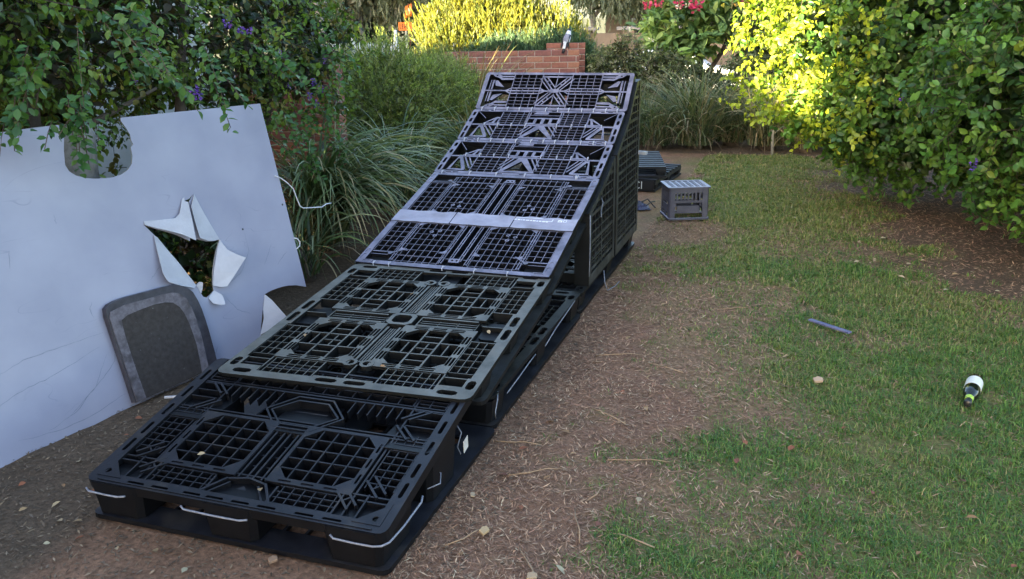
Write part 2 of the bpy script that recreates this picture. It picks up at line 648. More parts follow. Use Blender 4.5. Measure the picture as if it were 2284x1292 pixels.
def rrect(x0, x1, y0, y1, r, n=3):
    pts = []
    for cx, cy, a0 in ((x1 - r, y0 + r, -90), (x1 - r, y1 - r, 0), (x0 + r, y1 - r, 90), (x0 + r, y0 + r, 180)):
        for k in range(n + 1):
            a = R(a0 + 90 * k / n)
            pts.append((cx + r * math.cos(a), cy + r * math.sin(a)))
    return pts


def octa(cx, cy, a, b, c):
    return [(cx - a + c, cy - b), (cx + a - c, cy - b), (cx + a, cy - b + c), (cx + a, cy + b - c), (cx + a - c, cy + b), (cx - a + c, cy + b), (cx - a, cy + b - c), (cx - a, cy - b + c)]


class Deck:
    """the moulded upper deck of one pallet: named pieces in local metres"""

    def __init__(s, W, L):
        s.W, s.L = W, L
        s.parts = []

    def new(s, name):
        b = MB()
        s.parts.append((name, b))
        return b

    def mirror_x(s, fn):
        for sx in (0, 1):
            fn((lambda v: v) if sx == 0 else (lambda v: s.W - v))


def mpts(pts, fx, fy):
    return [(fx(p[0]), fy(p[1])) for p in pts]


def deck_square(W, L):
    """front pallet: two fine square grids, long channels, diamond boxes, braced corners"""
    D = Deck(W, L)
    rim = D.new('rim')
    cut = .785          # the rest is tucked under the next pallet
    sl_ = [slot(xx, yy, .075, .015, 90) for xx in (.026, W - .026) for yy in (.20, .30, .42, .54, .66)]
    sl_ += [slot(xx, .022, .07, .012) for xx in (.20, .30, .43, .52, .62, .72, .86, .96)]
    rim.plate(rrect(0, W, 0, cut, .03), [rect(.052, W - .052, .046, cut - .008)] + sl_, .038, .0025)
    front = D.new('lip')
    front.rib(.05, .012, W - .05, .012, .006, .012, .006)
    half = L / 2
    for j in (0,):
        fy = (lambda v: v) if j == 0 else (lambda v: L - v)
        for i in (0, 1):
            fx = (lambda v: v) if i == 0 else (lambda v: W - v)

            def rb(b, x0, y0, x1, y1, w, dp, z=0.0):
                b.rib(fx(x0), fy(y0), fx(x1), fy(y1), w, dp, z)
            # corner plate with a bolt hole
            cp = D.new('corner_plate')
            cp.plate(mpts([(.03, .03), (.13, .03), (.03, .13)], fx, fy), [mpts(circ(.056, .056, .012), fx, fy)], .01, .0045)
            rb(cp, .13, .04, .13, .16, .006, .06, -.002)
            rb(cp, .04, .13, .16, .13, .006, .06, -.0035)
            # braces: two slanting ladders beside each corner
            br = D.new('brace')
            for (ax, ay, bx, by) in ((.15, .10, .22, .17), (.10, .15, .17, .22)):
                ox, oy = (.022, -.022) if ay < ax else (-.022, .022)
                rb(br, ax, ay, bx, by, .008, .05, .001)
                rb(br, ax + ox, ay + oy, bx + ox, by + oy, .008, .05, .001)
                mx_, my_ = (ax + bx) / 2, (ay + by) / 2
                rb(br, mx_, my_, mx_ + ox, my_ + oy, .006, .045, -.001)
            # square grid
            gx0, gx1, gy0, gy1 = .215, .505, .165, half - .075
            gp = D.new('grid_panel')
            for k in range(6):
                t = k / 5
                rb(gp, gx0 + (gx1 - gx0) * t, gy0, gx0 + (gx1 - gx0) * t, gy1, .0052, .05, -.0018)
                rb(gp, gx0, gy0 + (gy1 - gy0) * t, gx1, gy0 + (gy1 - gy0) * t, .0052, .046, -.0031)
            fr = D.new('panel_frame')
            sl = [mpts(slot(gx0 + (gx1 - gx0) * q, gy0 - .012, .05, .009), fx, fy) for q in (.2, .5, .8)] + \
                 [mpts(slot(gx0 - .012, gy0 + (gy1 - gy0) * q, .05, .009, 90), fx, fy) for q in (.2, .5, .8)]
            fr.plate(mpts([(gx0 - .024, gy0 - .024), (gx1 + .012, gy0 - .024), (gx1 + .012, gy1 + .012), (gx0 - .024, gy1 + .012)], fx, fy),
                     [mpts(octa((gx0 + gx1) / 2, (gy0 + gy1) / 2, (gx1 - gx0) / 2 - .002, (gy1 - gy0) / 2 - .002, .05), fx, fy)] + sl, .012, .0005)
            # thin side lattice
            sg = D.new('side_lattice')
            for k in range(7):
                yy = .215 + (half - .30) * k / 6
                rb(sg, .05, yy, .165, yy, .004, .03, -.004)
            for k in range(4):
                xx = .06 + .105 * k / 3
                rb(sg, xx, .19, xx, half - .03, .004, .034, -.0055)
            fg = D.new('front_lattice')
            for k in range(6):
                xx = .235 + .20 * k / 5
                rb(fg, xx, .045, xx, .135, .004, .03, -.004)
            for k in range(4):
                yy = .055 + .08 * k / 3
                rb(fg, .22, yy, .45, yy, .004, .034, -.0055)
            rb(fg, .215, .045, .215, .17, .007, .05, -.0005)
            rb(fg, .455, .045, .455, .125, .007, .05, -.0005)
            # half of the diamond box on the centre line
            db = D.new('diamond_box')
            c = W / 2
            rb(db, c - .135, .045, c - .075, .125, .009, .06, .0008)
            rb(db, c - .112, .040, c - .055, .110, .007, .06, -.0012)
            rb(db, c - .075, .125, c, .142, .008, .06, -.0022)
        # centre channels
        ch = D.new('channel')
        for xx in (-.062, -.045, -.012, .012, .045, .062):
            ch.rib(W / 2 + xx, fy(.14), W / 2 + xx, fy(half - .10), .007, .06, -.0026)
        for k in range(5):
            yy = .16 + (half - .28) * k / 4
            ch.rib(W / 2 - .062, fy(yy), W / 2 + .062, fy(yy), .005, .05, -.018)
    # diamond box in the very centre with its sloping plate
    cb = D.new('diamond_box')
    c, cy = W / 2, half
    for k in (0, .022):
        a, b = .165 - k, .095 - k
        pts = [(c - a, cy), (c - a * .45, cy - b), (c + a * .45, cy - b), (c + a, cy), (c + a * .45, cy + b), (c - a * .45, cy + b)]
        for i in range(6):
            p0, p1 = pts[i], pts[(i + 1) % 6]
            cb.rib(*p0, *p1, .007, .06, .0012 - k * .05)
    bp_ = D.new('box_plate')
    bp_.plate(rect(c - .07, c + .07, cy - .045, cy + .045), [], .006, -.03)
    tp = D.new('box_plate')
    tp.plate([(c - .085, .05), (c + .055, .05), (c - .01, .118)], [], .006, -.02)
    x = D.new('cross_rib')
    x.rib(.05, .155, W - .05, .155, .006, .05, -.0042)
    x.rib(.05, half - .045, W - .05, half - .045, .006, .05, -.0042)
    x.rib(.05, half - .060, W - .05, half - .060, .006, .04, -.0046)
    x.rib(.18, .045, .18, cut - .01, .007, .05, -.0055)
    x.rib(W - .18, .045, W - .18, cut - .01, .007, .05, -.0055)
    x.rib(.05, half + .12, W - .05, half + .12, .008, .05, -.0042)
    bl = D.new('back_lattice')
    bl.grid(.06, W - .06, .645, .775, 16, 3, .005, .05, -.003)
    for fx in (lambda v: v, lambda v: W - v):
        br = D.new('brace')
        for (ax, ay, bx, by) in ((.10, .45, .17, .52), (.10, .62, .17, .56)):
            br.rib(fx(ax), ay, fx(bx), by, .008, .05, .001)
            br.rib(fx(ax + .03), ay, fx(bx + .03), by, .008, .05, .001)
        lt = D.new('back_lattice')
        for k in range(6):
            xx = .22 + .2 * k / 5
            lt.rib(fx(xx), half + .045, fx(xx), half + .12, .004, .03, -.004)
        for k in range(5):
            lt.rib(fx(.05), half + .02 + k * .045, fx(.17), half + .02 + k * .045, .004, .03, -.0035)
    return D


def deck_quad(W, L):
    """second pallet: four octagon-cornered panels round a small centre ring, slotted rim"""
    D = Deck(W, L)
    rim = D.new('rim')
    r, c = .050, .165
    cw = .062
    inner = [(c, r), (W / 2 - .13, r), (W / 2 - .13, cw), (W / 2 + .13, cw), (W / 2 + .13, r), (W - c, r), (W - c, cw + .03), (W - cw, cw + .03), (W - cw, c),
             (W - r, c), (W - r, L / 2 - .15), (W - cw, L / 2 - .15), (W - cw, L / 2 + .15), (W - r, L / 2 + .15), (W - r, L - c), (W - cw, L - c), (W - cw, L - cw - .03), (W - c, L - cw - .03), (W - c, L - r),
             (W / 2 + .13, L - r), (W / 2 + .13, L - cw), (W / 2 - .13, L - cw), (W / 2 - .13, L - r), (c, L - r), (c, L - cw - .03), (cw, L - cw - .03), (cw, L - c), (r, L - c),
             (r, L / 2 + .15), (cw, L / 2 + .15), (cw, L / 2 - .15), (r, L / 2 - .15), (r, c), (cw, c), (cw, cw + .03), (c, cw + .03)]
    holes = [inner]
    for fx in (lambda v: v, lambda v: W - v):
        for fy in (lambda v: v, lambda v: L - v):
            holes += [mpts(slot(.105, .040, .085, .034), fx, fy), mpts(slot(.033, .112, .075, .034, 90), fx, fy)]
    for yy in (.032, L - .032):
        holes += [slot(W / 2 - .062, yy, .095, .03), slot(W / 2 + .062, yy, .095, .03)]
    for xx in (.032, W - .032):
        holes += [slot(xx, L / 2 - .07, .11, .03, 90), slot(xx, L / 2 + .07, .11, .03, 90)]
    rim.plate(rrect(0, W, 0, L, .04), holes, .014, .002)
    skirt = D.new('skirt')
    for (x0, y0, x1, y1) in ((.006, .03, .006, L - .03), (W - .006, .03, W - .006, L - .03)):
        skirt.rib(x0, y0, x1, y1, .008, .020, .0005)
    qx, qy = .285 * W / 1.1, .29 * L / 1.3
    a, b = .172, .205
    for i in (0, 1):
        for j in (0, 1):
            cx = W * (.305 if i == 0 else .695)
            cy = L * (.30 if j == 0 else .70)
            pf = D.new('panel_frame')
            hs = [octa(cx, cy, a - .035, b - .035, .044)]
            for q in (-.085, 0, .085):
                for o in (.011, .027):
                    hs += [slot(cx + q, cy - b + o, .068, .0115), slot(cx + q, cy + b - o, .068, .0115)]
                    hs += [slot(cx - a + o, cy + q * 1.2, .078, .0115, 90), slot(cx + a - o, cy + q * 1.2, .078, .0115, 90)]
            pf.plate(rect(cx - a, cx + a, cy - b, cy + b), hs, .014, .001)
            bx, by = cx + (a + .005) * (1 if i == 0 else -1), cy + (b - .012) * (1 if j == 1 else -1)
            ear = D.new('lug')
            ear.plate(circ(bx, by, .032, 10), [circ(bx, by, .018, 10)], .02, .0032)
            bx = cx - (a - .0) * (1 if i == 0 else -1)
            gp = D.new('grid_panel')
            ga, gb = a - .035, b - .035
            for q in (-.34, .34):
                gp.rib(cx + q * ga, cy - gb, cx + q * ga, cy + gb, .008, .04, -.0005)
                gp.rib(cx - ga, cy + q * gb, cx + ga, cy + q * gb, .008, .036, -.0019)
            for q in (-.67, 0, .67):
                gp.rib(cx - .34 * ga, cy + q * gb, cx + .34 * ga, cy + q * gb, .006, .03, -.003)
                gp.rib(cx + q * ga, cy - .34 * gb, cx + q * ga, cy + .34 * gb, .006, .028, -.0042)
    # thin outer lattice between the rim and the panels
    x0, x1 = W * .305 - a, W * .695 + a
    y0, y1 = L * .30 - b, L * .70 + b
    for (ax, bx, ay, by, nx, ny) in ((x0 + .02, W / 2 - .14, r, y0 - .004, 6, 3), (W / 2 + .14, x1 - .02, r, y0 - .004, 6, 3),
                                     (x0 + .02, W / 2 - .14, y1 + .004, L - r, 6, 3), (W / 2 + .14, x1 - .02, y1 + .004, L - r, 6, 3),
                                     (r, x0 - .004, y0 + .02, L / 2 - .16, 3, 5), (r, x0 - .004, L / 2 + .16, y1 - .02, 3, 5),
                                     (x1 + .004, W - r, y0 + .02, L / 2 - .16, 3, 5), (x1 + .004, W - r, L / 2 + .16, y1 - .02, 3, 5)):
        lt = D.new('lattice')
        lt.grid(ax, bx, ay, by, nx, ny, .0034, .04, -.002)
    cr = D.new('cross_rib')
    for xx in (W / 2 - .14, W / 2, W / 2 + .14):
        for (ya, yb) in ((r, y0), (y1, L - r)):
            cr.rib(xx, ya, xx, yb, .006, .045, -.001)
    for yy in (L / 2 - .16, L / 2, L / 2 + .16):
        for (xa, xb) in ((r, x0), (x1, W - r)):
            cr.rib(xa, yy, xb, yy, .006, .045, -.001)
    for fx in (lambda v: v, lambda v: W - v):
        for fy in (lambda v: v, lambda v: L - v):
            cr.rib(fx(c), fy(r), fx(c), fy(y0), .006, .06, -.0012)
            cr.rib(fx(r), fy(c), fx(x0), fy(c), .006, .06, -.0025)
    # ribbed channels of the centre cross, with bright edges
    gapx0, gapx1 = W * .305 + a + .006, W * .695 - a - .006
    gapy0, gapy1 = L * .30 + b + .006, L * .70 - b - .006
    for (ya, yb) in ((L * .30 - b + .03, L / 2 - .085), (L / 2 + .085, L * .70 + b - .03)):
        rc = D.new('ribbed_channel')
        for k in range(6):
            xx = gapx0 + .008 + (gapx1 - gapx0 - .016) * k / 5
            rc.rib(xx, ya, xx, yb, .006 if 0 < k < 5 else .011, .05, -.001 if k in (0, 5) else -.010)
        for k in range(4):
            yy = ya + (yb - ya) * k / 3
            rc.rib(gapx0, yy, gapx1, yy, .006, .045, -.014 if k else -.0022)
    for (xa, xb) in ((W * .305 - a + .03, W / 2 - .085), (W / 2 + .085, W * .695 + a - .03)):
        rc = D.new('ribbed_channel')
        for k in range(5):
            yy = gapy0 + .008 + (gapy1 - gapy0 - .016) * k / 4
            rc.rib(xa, yy, xb, yy, .006 if 0 < k < 4 else .011, .05, -.0014 if k in (0, 4) else -.010)
        for k in range(4):
            xx = xa + (xb - xa) * k / 3
            rc.rib(xx, gapy0, xx, gapy1, .006, .045, -.014 if k else -.0026)
    ring = D.new('centre_ring')
    ring.plate(octa(W / 2, L / 2, .062, .062, .022), [octa(W / 2, L / 2, .042, .042, .016)], .03, .0036)
    return D


def deck_band(W, L, b0, b1):
    """third pallet: fine mesh either side of a solid middle band"""
    D = Deck(W, L)
    rim = D.new('rim')
    holes = [rect(.040, W - .040, .034, L - .034)]
    rim.plate(rrect(0, W, 0, L, .03), holes, .03, .0022)
    for fx in (lambda v: v, lambda v: W - v):
        for fy in (lambda v: v, lambda v: L - v):
            cs = D.new('corner_plate')
            cs.plate(mpts([(.002, .002), (.095, .002), (.095, .036), (.044, .036), (.044, .15), (.002, .15)], fx, fy),
                     [mpts(slot(.062, .019, .05, .02), fx, fy), mpts(slot(.022, .062, .06, .022, 90), fx, fy), mpts(slot(.022, .122, .045, .022, 90), fx, fy)], .02, .0042)
    for k in range(3):
        seg = D.new('band_plate')
        xa, xb = W * k / 3 + (.0 if k == 0 else .003), W * (k + 1) / 3 - (.0 if k == 2 else .003)
        n = 9
        low = [(xa + (xb - xa) * q / n, b0 + .003 * math.sin(q * 2.1 + k)) for q in range(n + 1)]
        hi = [(xa + (xb - xa) * q / n, b1 + .006 * math.sin(q * 1.7 + k * 2) - (.004 if q % 3 == 1 else 0)) for q in range(n + 1)]
        seg.plate(low + hi[::-1], [], .012, .0062 + .0006 * k)
    for (y0, y1, flip) in ((.034, b0, False), (b1, L - .034, True)):
        f = (lambda v: y0 + v) if not flip else (lambda v: y1 - v)
        h = y1 - y0
        for i in (0, 1):
            fx = (lambda v: v) if i == 0 else (lambda v: W - v)

            def rb(b, xa, ya, xb, yb, w, dp, z=0.0):
                b.rib(fx(xa), f(ya), fx(xb), f(yb), w, dp, z)
            lt = D.new('lattice')
            for k in range(7):
                xx = .215 + .245 * k / 6
                rb(lt, xx, 0.005, xx, h, .0034, .045, -.001)
            for k in range(8):
                yy = .02 + (h - .02) * k / 7
                rb(lt, .175, yy, .475, yy, .0034, .04, -.0022)
            sd = D.new('lattice')
            for k in range(4):
                xx = .045 + .125 * k / 3
                rb(sd, xx, .11, xx, h, .0034, .045, -.001)
            for k in range(7):
                yy = .11 + (h - .11) * k / 6
                rb(sd, .04, yy, .18, yy, .0034, .04, -.0034)
            for xa_, xb_ in ((.182, .196), (.470, .484)):
                fr = D.new('panel_frame')
                for xx in (xa_, xb_):
                    rb(fr, xx, .02, xx, h, .005, .05, .0006)
                for k in range(9):
                    yy = .03 + (h - .04) * k / 8
                    rb(fr, xa_, yy, xb_, yy, .005, .04, -.0006)
            fr = D.new('cross_rib')
            rb(fr, .04, .10, .182, .10, .006, .06, -.0004)
            for (bx, by) in ((.30, h - .10), (.335, h - .14), (.345, h - .085)):
                bo = D.new('boss')
                bo.plate(mpts(circ(bx, by, .013, 9), fx, f), [mpts(circ(bx, by, .005, 6), fx, f)], .02, .0026)
            g = D.new('gusset')
            g.plate(mpts([(.196, .125), (.25, .125), (.196, .155)], fx, f), [], .008, .0012)
            rb(g, .15, .075, .235, .14, .009, .03, .0030)
            g.plate(mpts(circ(.16, .083, .014, 8), fx, f), [], .012, .0044)
            g.plate(mpts([(.47, .12), (.425, .12), (.47, .16)], fx, f), [], .008, .0012)
            g.plate(mpts([(.47, h - .004), (.425, h - .004), (.47, h - .04)], fx, f), [], .008, .0014)
            g.plate(mpts([(.196, h - .004), (.24, h - .004), (.196, h - .04)], fx, f), [], .008, .0014)
        ch = D.new('channel')
        for xx in (-.034, -.020, .020, .034):
            ch.rib(W / 2 + xx, f(.055), W / 2 + xx, f(h), .006, .06, .0002)
        for k in range(7):
            yy = .06 + (h - .07) * k / 6
            for s in (-1, 1):
                ch.rib(W / 2 + s * .020, f(yy), W / 2 + s * .034, f(yy), .005, .04, -.001)
        ch.plate(mpts(rect(W / 2 - .03, W / 2 + .03, .035, .075), lambda v: v, f), [mpts(circ(W / 2 - .012, .055, .008, 6), lambda v: v, f), mpts(circ(W / 2 + .014, .055, .008, 6), lambda v: v, f)], .01, .003)
        x = D.new('cross_rib')
        x.rib(.04, f(.078), W - .04, f(.078), .005, .05, -.0046)
    return D


def deck_half(W, L):
    """upper half pallets: chevrons in the middle, braced corners, four fine grids"""
    D = Deck(W, L)
    h = L / 2
    rim = D.new('rim')
    hs = [rect(.045, W - .045, .026, h - .008), rect(.045, W - .045, h + .008, L - .026)]
    for fx in (lambda v: v, lambda v: W - v):
        hs += [mpts(slot(.022, L * .15, .07, .018, 90), fx, lambda v: v), mpts(slot(.022, L * .36, .07, .018, 90), fx, lambda v: v),
               mpts(slot(.022, L * .64, .05, .02, 90), fx, lambda v: v), mpts(slot(.024, L * .85, .05, .02, 90), fx, lambda v: v)]
    for xx in (.10, .15, .45, .60, .95, 1.0):
        hs.append(slot(xx, .012, .04, .008))
        hs.append(slot(xx, L - .012, .035, .009))
    rim.plate(rrect(0, W, 0, L, .02), hs, .03, .002)
    for i in (0, 1):
        fx = (lambda v: v) if i == 0 else (lambda v: W - v)

        def rb(b, xa, ya, xb, yb, w, dp, z=0.0):
            b.rib(fx(xa), ya, fx(xb), yb, w, dp, z)
        for (ya, yb, ny) in ((.026, h - .008, 5), (h + .008, L - .026, 6)):
            lt = D.new('lattice')
            for k in range(5):
                xx = .235 + .205 * k / 4
                rb(lt, xx, ya, xx, yb, .0038, .045, -.001)
            for k in range(1, ny):
                yy = ya + (yb - ya) * k / ny
                rb(lt, .235, yy, .44, yy, .0034, .04, -.0022)
        # lower corner: a trapezoid with a triangular hole and two slanting bars
        cp = D.new('corner_plate')
        y1 = h - .012
        cp.plate(mpts([(.075, .035), (.20, .035), (.20, .055), (.135, y1), (.105, y1)], fx, lambda v: v),
                 [mpts([(.098, .052), (.175, .052), (.120, y1 - .022), (.108, y1 - .03)], fx, lambda v: v)], .012, .0035)
        rb(cp, .15, y1, .225, .065, .011, .03, .001)
        rb(cp, .18, y1, .230, .105, .009, .03, .001)
        rb(cp, .05, .028, .075, .04, .005, .03, -.001)
        # upper corner: small braced triangle
        cu = D.new('corner_brace')
        yb = L - .026
        cu.plate(mpts([(.12, h + .010), (.235, h + .010), (.235, h + .095), (.205, h + .095)], fx, lambda v: v),
                 [mpts([(.145, h + .022), (.185, h + .022), (.20, h + .068)], fx, lambda v: v), mpts([(.205, h + .022), (.226, h + .022), (.226, h + .08), (.215, h + .07)], fx, lambda v: v)], .012, .0030)
        rb(cu, .05, yb, .125, h + .085, .005, .04, -.001)
    # centre: chevron below, slotted plate above
    c = W / 2
    cv = D.new('chevron')
    y1 = h - .010
    cv.plate([(c - .125, .030), (c + .125, .030), (c + .030, y1), (c - .030, y1)], [[(c - .088, .048), (c + .088, .048), (c, y1 - .035)]], .012, .0033)
    for s in (-1, 1):
        cv.rib(c + s * .130, .070, c + s * .060, y1, .010, .03, .0012)
        cv.rib(c + s * .132, .115, c + s * .090, y1, .009, .03, .0012)
    sp = D.new('slotted_plate')
    sp.plate([(c - .09, h + .010), (c + .09, h + .010), (c + .125, h + .03), (c + .125, h + .095), (c - .125, h + .095), (c - .125, h + .03)],
             [rect(c - .105, c - .065, h + .03, h + .08), rect(c - .045, c - .012, h + .02, h + .08), rect(c + .012, c + .045, h + .02, h + .08), rect(c + .065, c + .105, h + .03, h + .08)], .012, .0033)
    sp.rib(c - .125, h + .02, c - .125, L - .026, .006, .04, -.001)
    sp.rib(c + .125, h + .02, c + .125, L - .026, .006, .04, -.001)
    sp.rib(c - .125, L - .06, c + .125, L - .06, .006, .05, -.002)
    sp.plate([(c - .09, L - .055), (c + .02, L - .055), (c + .02, L - .028), (c - .07, L - .028)], [], .008, .0028)
    x = D.new('cross_rib')
    x.rib(.235, .026, .235, L - .026, .007, .05, .0004)
    x.rib(W - .235, .026, W - .235, L - .026, .007, .05, .0004)
    x.rib(.44, .026, .44, L - .026, .007, .05, .0004)
    x.rib(W - .44, .026, W - .44, L - .026, .007, .05, .0004)
    return D


def deck_cross(W, L):
    """top pallet: crossed braces in the middle, long hexagon frames, folded corners"""
    D = Deck(W, L)
    h = L / 2
    rim = D.new('rim')
    rim.plate(rrect(0, W, 0, L, .02), [rect(.030, W - .030, .022, h - .006), rect(.030, W - .030, h + .006, L - .022)], .035, .002)
    for i in (0, 1):
        fx = (lambda v: v) if i == 0 else (lambda v: W - v)
        for j in (0, 1):
            fy = (lambda v: v) if j == 0 else (lambda v: L - v)

            def rb(b, xa, ya, xb, yb, w, dp, z=0.0):
                b.rib(fx(xa), fy(ya), fx(xb), fy(yb), w, dp, z)
            lt = D.new('lattice')
            for k in range(5):
                xx = .225 + .215 * k / 4
                rb(lt, xx, .022, xx, h - .030, .0038, .045, -.001)
            for k in range(1, 5):
                yy = .022 + (h - .05) * k / 4
                rb(lt, .225, yy, .44, yy, .0034, .04, -.0022)
            cp = D.new('corner_plate')
            cp.plate(mpts([(.05, .020), (.10, .020), (.13, .035), (.13, .055), (.105, .055), (.075, .045)], fx, fy), [mpts(circ(.088, .034, .007, 6), fx, fy)], .01, .0038)
            cp.plate(mpts([(.105, .055), (.225, .060), (.225, .076), (.135, .078)], fx, fy), [], .01, .0046)
            cp.plate(mpts([(.085, .085), (.105, .082), (.17, h - .03), (.10, h - .045)], fx, fy), [], .01, .0042)
            rb(cp, .075, .075, .075, h - .01, .013, .03, .0008)
            rb(cp, .055, .075, .055, h - .01, .006, .03, .0004)
            rb(cp, .13, .040, .225, .040, .012, .03, .0012)
            hx = D.new('hexagon_frame')
            rb(hx, .225, h - .026, .44, h - .026, .009, .03, .0016)
            rb(hx, .190, h - .004, .225, h - .026, .009, .03, .0008)
            rb(hx, .44, h - .026, .475, h - .004, .009, .03, .0008)
            for k in range(1, 5):
                xx = .225 + .215 * k / 5
                rb(hx, xx, h - .026, xx, h, .0038, .03, -.001)
            cb = D.new('cross_brace')
            c = W / 2
            rb(cb, c - .10, .050, c - .012, h - .006, .011, .035, .0012)
            rb(cb, c - .075, .045, c + .0, h - .035, .009, .035, .0004)
            for q in (.3, .6):
                rb(cb, c - .10 + .088 * q, .050 + (h - .056) * q, c - .075 + .075 * q, .045 + (h - .08) * q, .008, .03, -.0006)
            rb(cb, c - .125, .060, c - .035, h - .004, .008, .035, .0002)
            rb(cb, c - .115, .042, c, .042, .013, .03, .0018)
    x = D.new('cross_rib')
    for xx in (.225, .44, W - .44, W - .225):
        x.rib(xx, .022, xx, L - .022, .007, .05, .0004)
    x.rib(W / 2, .022, W / 2, L - .022, .006, .05, -.0035)
    hub = D.new('hub')
    hub.plate(octa(W / 2, h, .040, .018, .012), [], .014, .0048)
    return D


def block_mesh(w, l, h0, h1=None, tap=.012, ch=.02):
    """a hollow-looking tapered foot: chamfered prism, top at z=0"""
    h1 = h0 if h1 is None else h1
    b = MB()
    t = octa(0, 0, w / 2, l / 2, ch)
    q = octa(0, 0, w / 2 - tap, l / 2 - tap, ch)
    vs = [(p[0], p[1], 0) for p in t] + [(p[0], p[1], -(h0 if p[1] < 0 else h1)) for p in q]
    n = 8
    fs = [tuple(range(n)), tuple(range(2 * n - 1, n - 1, -1))]
    for k in range(n):
        fs.append((k, k + n, (k + 1) % n + n, (k + 1) % n))
    b.add(vs, fs)
    # two vertical grooves on every side
    return b


def pallet(name, label, loc, yaw_, slope, D, mats, height, base=True, block_w=.15, deck_slope=0.0, group='black plastic pallets forming the ramp', rails=True, bmats=None, thin=False, y_first=None, rows=3):
    root = thing(name, label, 'pallet', loc, (slope, 0, yaw_), group)
    W, L = D.W, D.L
    for nm, b in D.parts:
        if nm in ('cross_rib', 'gusset', 'skirt', 'box_plate'):      # loose pieces, each a part of its own
            bs = []
            for vs_, fs_, ms_ in b.ch:
                q = MB()
                q.add(vs_, fs_, ms_)
                bs.append(q)
        else:
            bs = [b]
        for q in bs:
            o = q.build(nm, BAND if nm == 'band_plate' else mats, root)
            o.rotation_euler = (deck_slope, 0, 0)
    bm_ = bmats or PLB
    if base:
        bd = .022
        for fy_ in ((y_first or 0) + block_w / 2 + .012, L / 2, L - block_w / 2 - .012)[:rows]:
            for fx_ in (block_w / 2 + .012, W / 2, W - block_w / 2 - .012):
                top = math.tan(deck_slope) * fy_ - .024
                b = block_mesh(block_w, block_w * 1.15, top + height - bd)
                o = b.build('block', bm_, root)
                o.location = (fx_, fy_, top)
        rb = MB()
        bw = min(block_w * .72, .105)
        hs = []
        nx_, ny_ = 4, 4
        # bottom frame: perimeter and cross rails with openings
        cells = []
        m0 = bw
        for a in range(2):
            for c_ in range(2):
                xa = m0 + a * (W / 2 - m0 / 2)
                xb = xa + W / 2 - 1.5 * m0
                ya = (y_first or 0) + m0 + c_ * ((L - (y_first or 0)) / 2 - m0 / 2)
                yb = ya + (L - (y_first or 0)) / 2 - 1.5 * m0
                cells.append((xa, xb, ya, yb))
                hs.append(rect(xa, xb, ya, yb))
        rb.plate(rrect(0.0, W, y_first or 0.0, L, .03), hs, .018, -height + .018)
        rb.build('bottom_rail', bm_, root)
        for (xa, xb, ya, yb) in cells:
            lt = MB()
            lt.grid(xa, xb, ya, yb, 5, 5, .010, .014, -height + .016)
            lt.build('bottom_lattice', bm_, root)
    return root


RAMP = 'black plastic pallets forming the ramp'
W1 = 1.155
p1 = pallet('plastic_pallet', 'lowest black pallet of the ramp, flat on the ground with two square grids', (-2.268, 2.0, .150), R(.2), 0, deck_square(W1, 1.02), PL1, .150, deck_slope=R(11.0), block_w=.215, bmats=PL1, rows=2)
p2 = pallet('plastic_pallet', 'second pallet of the ramp, dusty olive grey with four octagon panels', (-2.195, 2.640, .298), R(2.4), R(4.2), deck_quad(1.10, 1.31), PL2, .115, y_first=.165)
p3 = pallet('plastic_pallet', 'third pallet of the ramp, fine mesh with a solid grey band across', (-2.255, 3.945, .402), 0, R(15.3), deck_band(1.10, 1.148, .478, .613), PL3, .12, bmats=PLB)
p4 = pallet('plastic_pallet', 'fourth pallet of the ramp, faded chevron half just above the fine mesh one', (-2.262, 5.056, .706), 0, R(20.8), deck_half(1.10, .434), PL4, .10, base=False)
p5 = pallet('plastic_pallet', 'fifth pallet of the ramp, faded chevron half just below the top one', (-2.260, 5.465, .862), 0, R(26.0), deck_half(1.10, .386), PL4, .10, base=False)
p6 = pallet('plastic_pallet', 'topmost steepest pallet of the ramp with crossed braces', (-2.252, 5.815, 1.034), 0, R(41.6), deck_cross(1.10, .358), PL4, .10, base=False)
# skirts under the upper half pallets, and struts that carry them
for rt_, L_, hh in ((p4, .434, .10), (p5, .386, .10), (p6, .358, .12)):
    sk = MB()
    for xx in (.010, .55, 1.09):
        sk.box(xx - .008, xx + .008, .012, L_ - .012, -hh, -.031, top=0)
    sk.box(.02, 1.08, L_ - .022, L_ - .008, -hh, -.033, top=0)
    sk.box(.02, 1.08, .008, .022, -hh * .6, -.033, top=0)
    sk.build('skirt', PLS, rt_)
# pale lips on the front feet of the lowest pallet
for (xa, xb) in ((.004, .17), (.40, .66), (.965, 1.145)):
    st = MB()
    pts = [(xa, -.004, -.030), (xa + .012, -.007, -.040), ((xa + xb) / 2, -.008, -.042), (xb - .03, -.007, -.042), (xb, -.004, -.036)]
    if xb > 1.1:
        pts += [(W1 + .004, .02, -.036), (W1 + .006, .12, -.040), (W1 + .004, .26, -.036), (W1, .28, -.024)]
    st.tube(pts, .0036, 6)
    st.build('pale_lip', CORD, p1, smooth=True)
# white sticker on its side
st = MB()
st.plate([(-.02, -.026), (.022, -.018), (.02, .03), (-.022, .022)], [], .002, 0)
o = st.build('sticker', noisy('sticker_paper', (.55, .48, .40), (.68, .62, .55), 20, .7), p1)
o.location = (W1 + .004, .67, -.03)
o.rotation_euler = (R(90), 0, R(90))

# flat pallets on the ground that carry the rest
b2 = pallet('plastic_pallet', 'black pallet flat on the ground beneath the dusty olive one', (-2.245, 3.035, .148), 0, 0, deck_quad(1.115, 1.49), PLB, .148, block_w=.17, bmats=PL1)
b3 = pallet('plastic_pallet', 'black pallet flat on the ground under the tall end of the ramp', (-2.245, 4.56, .120), 0, 0, deck_quad(1.10, 1.68), PLB, .12, block_w=.17, bmats=PL1)


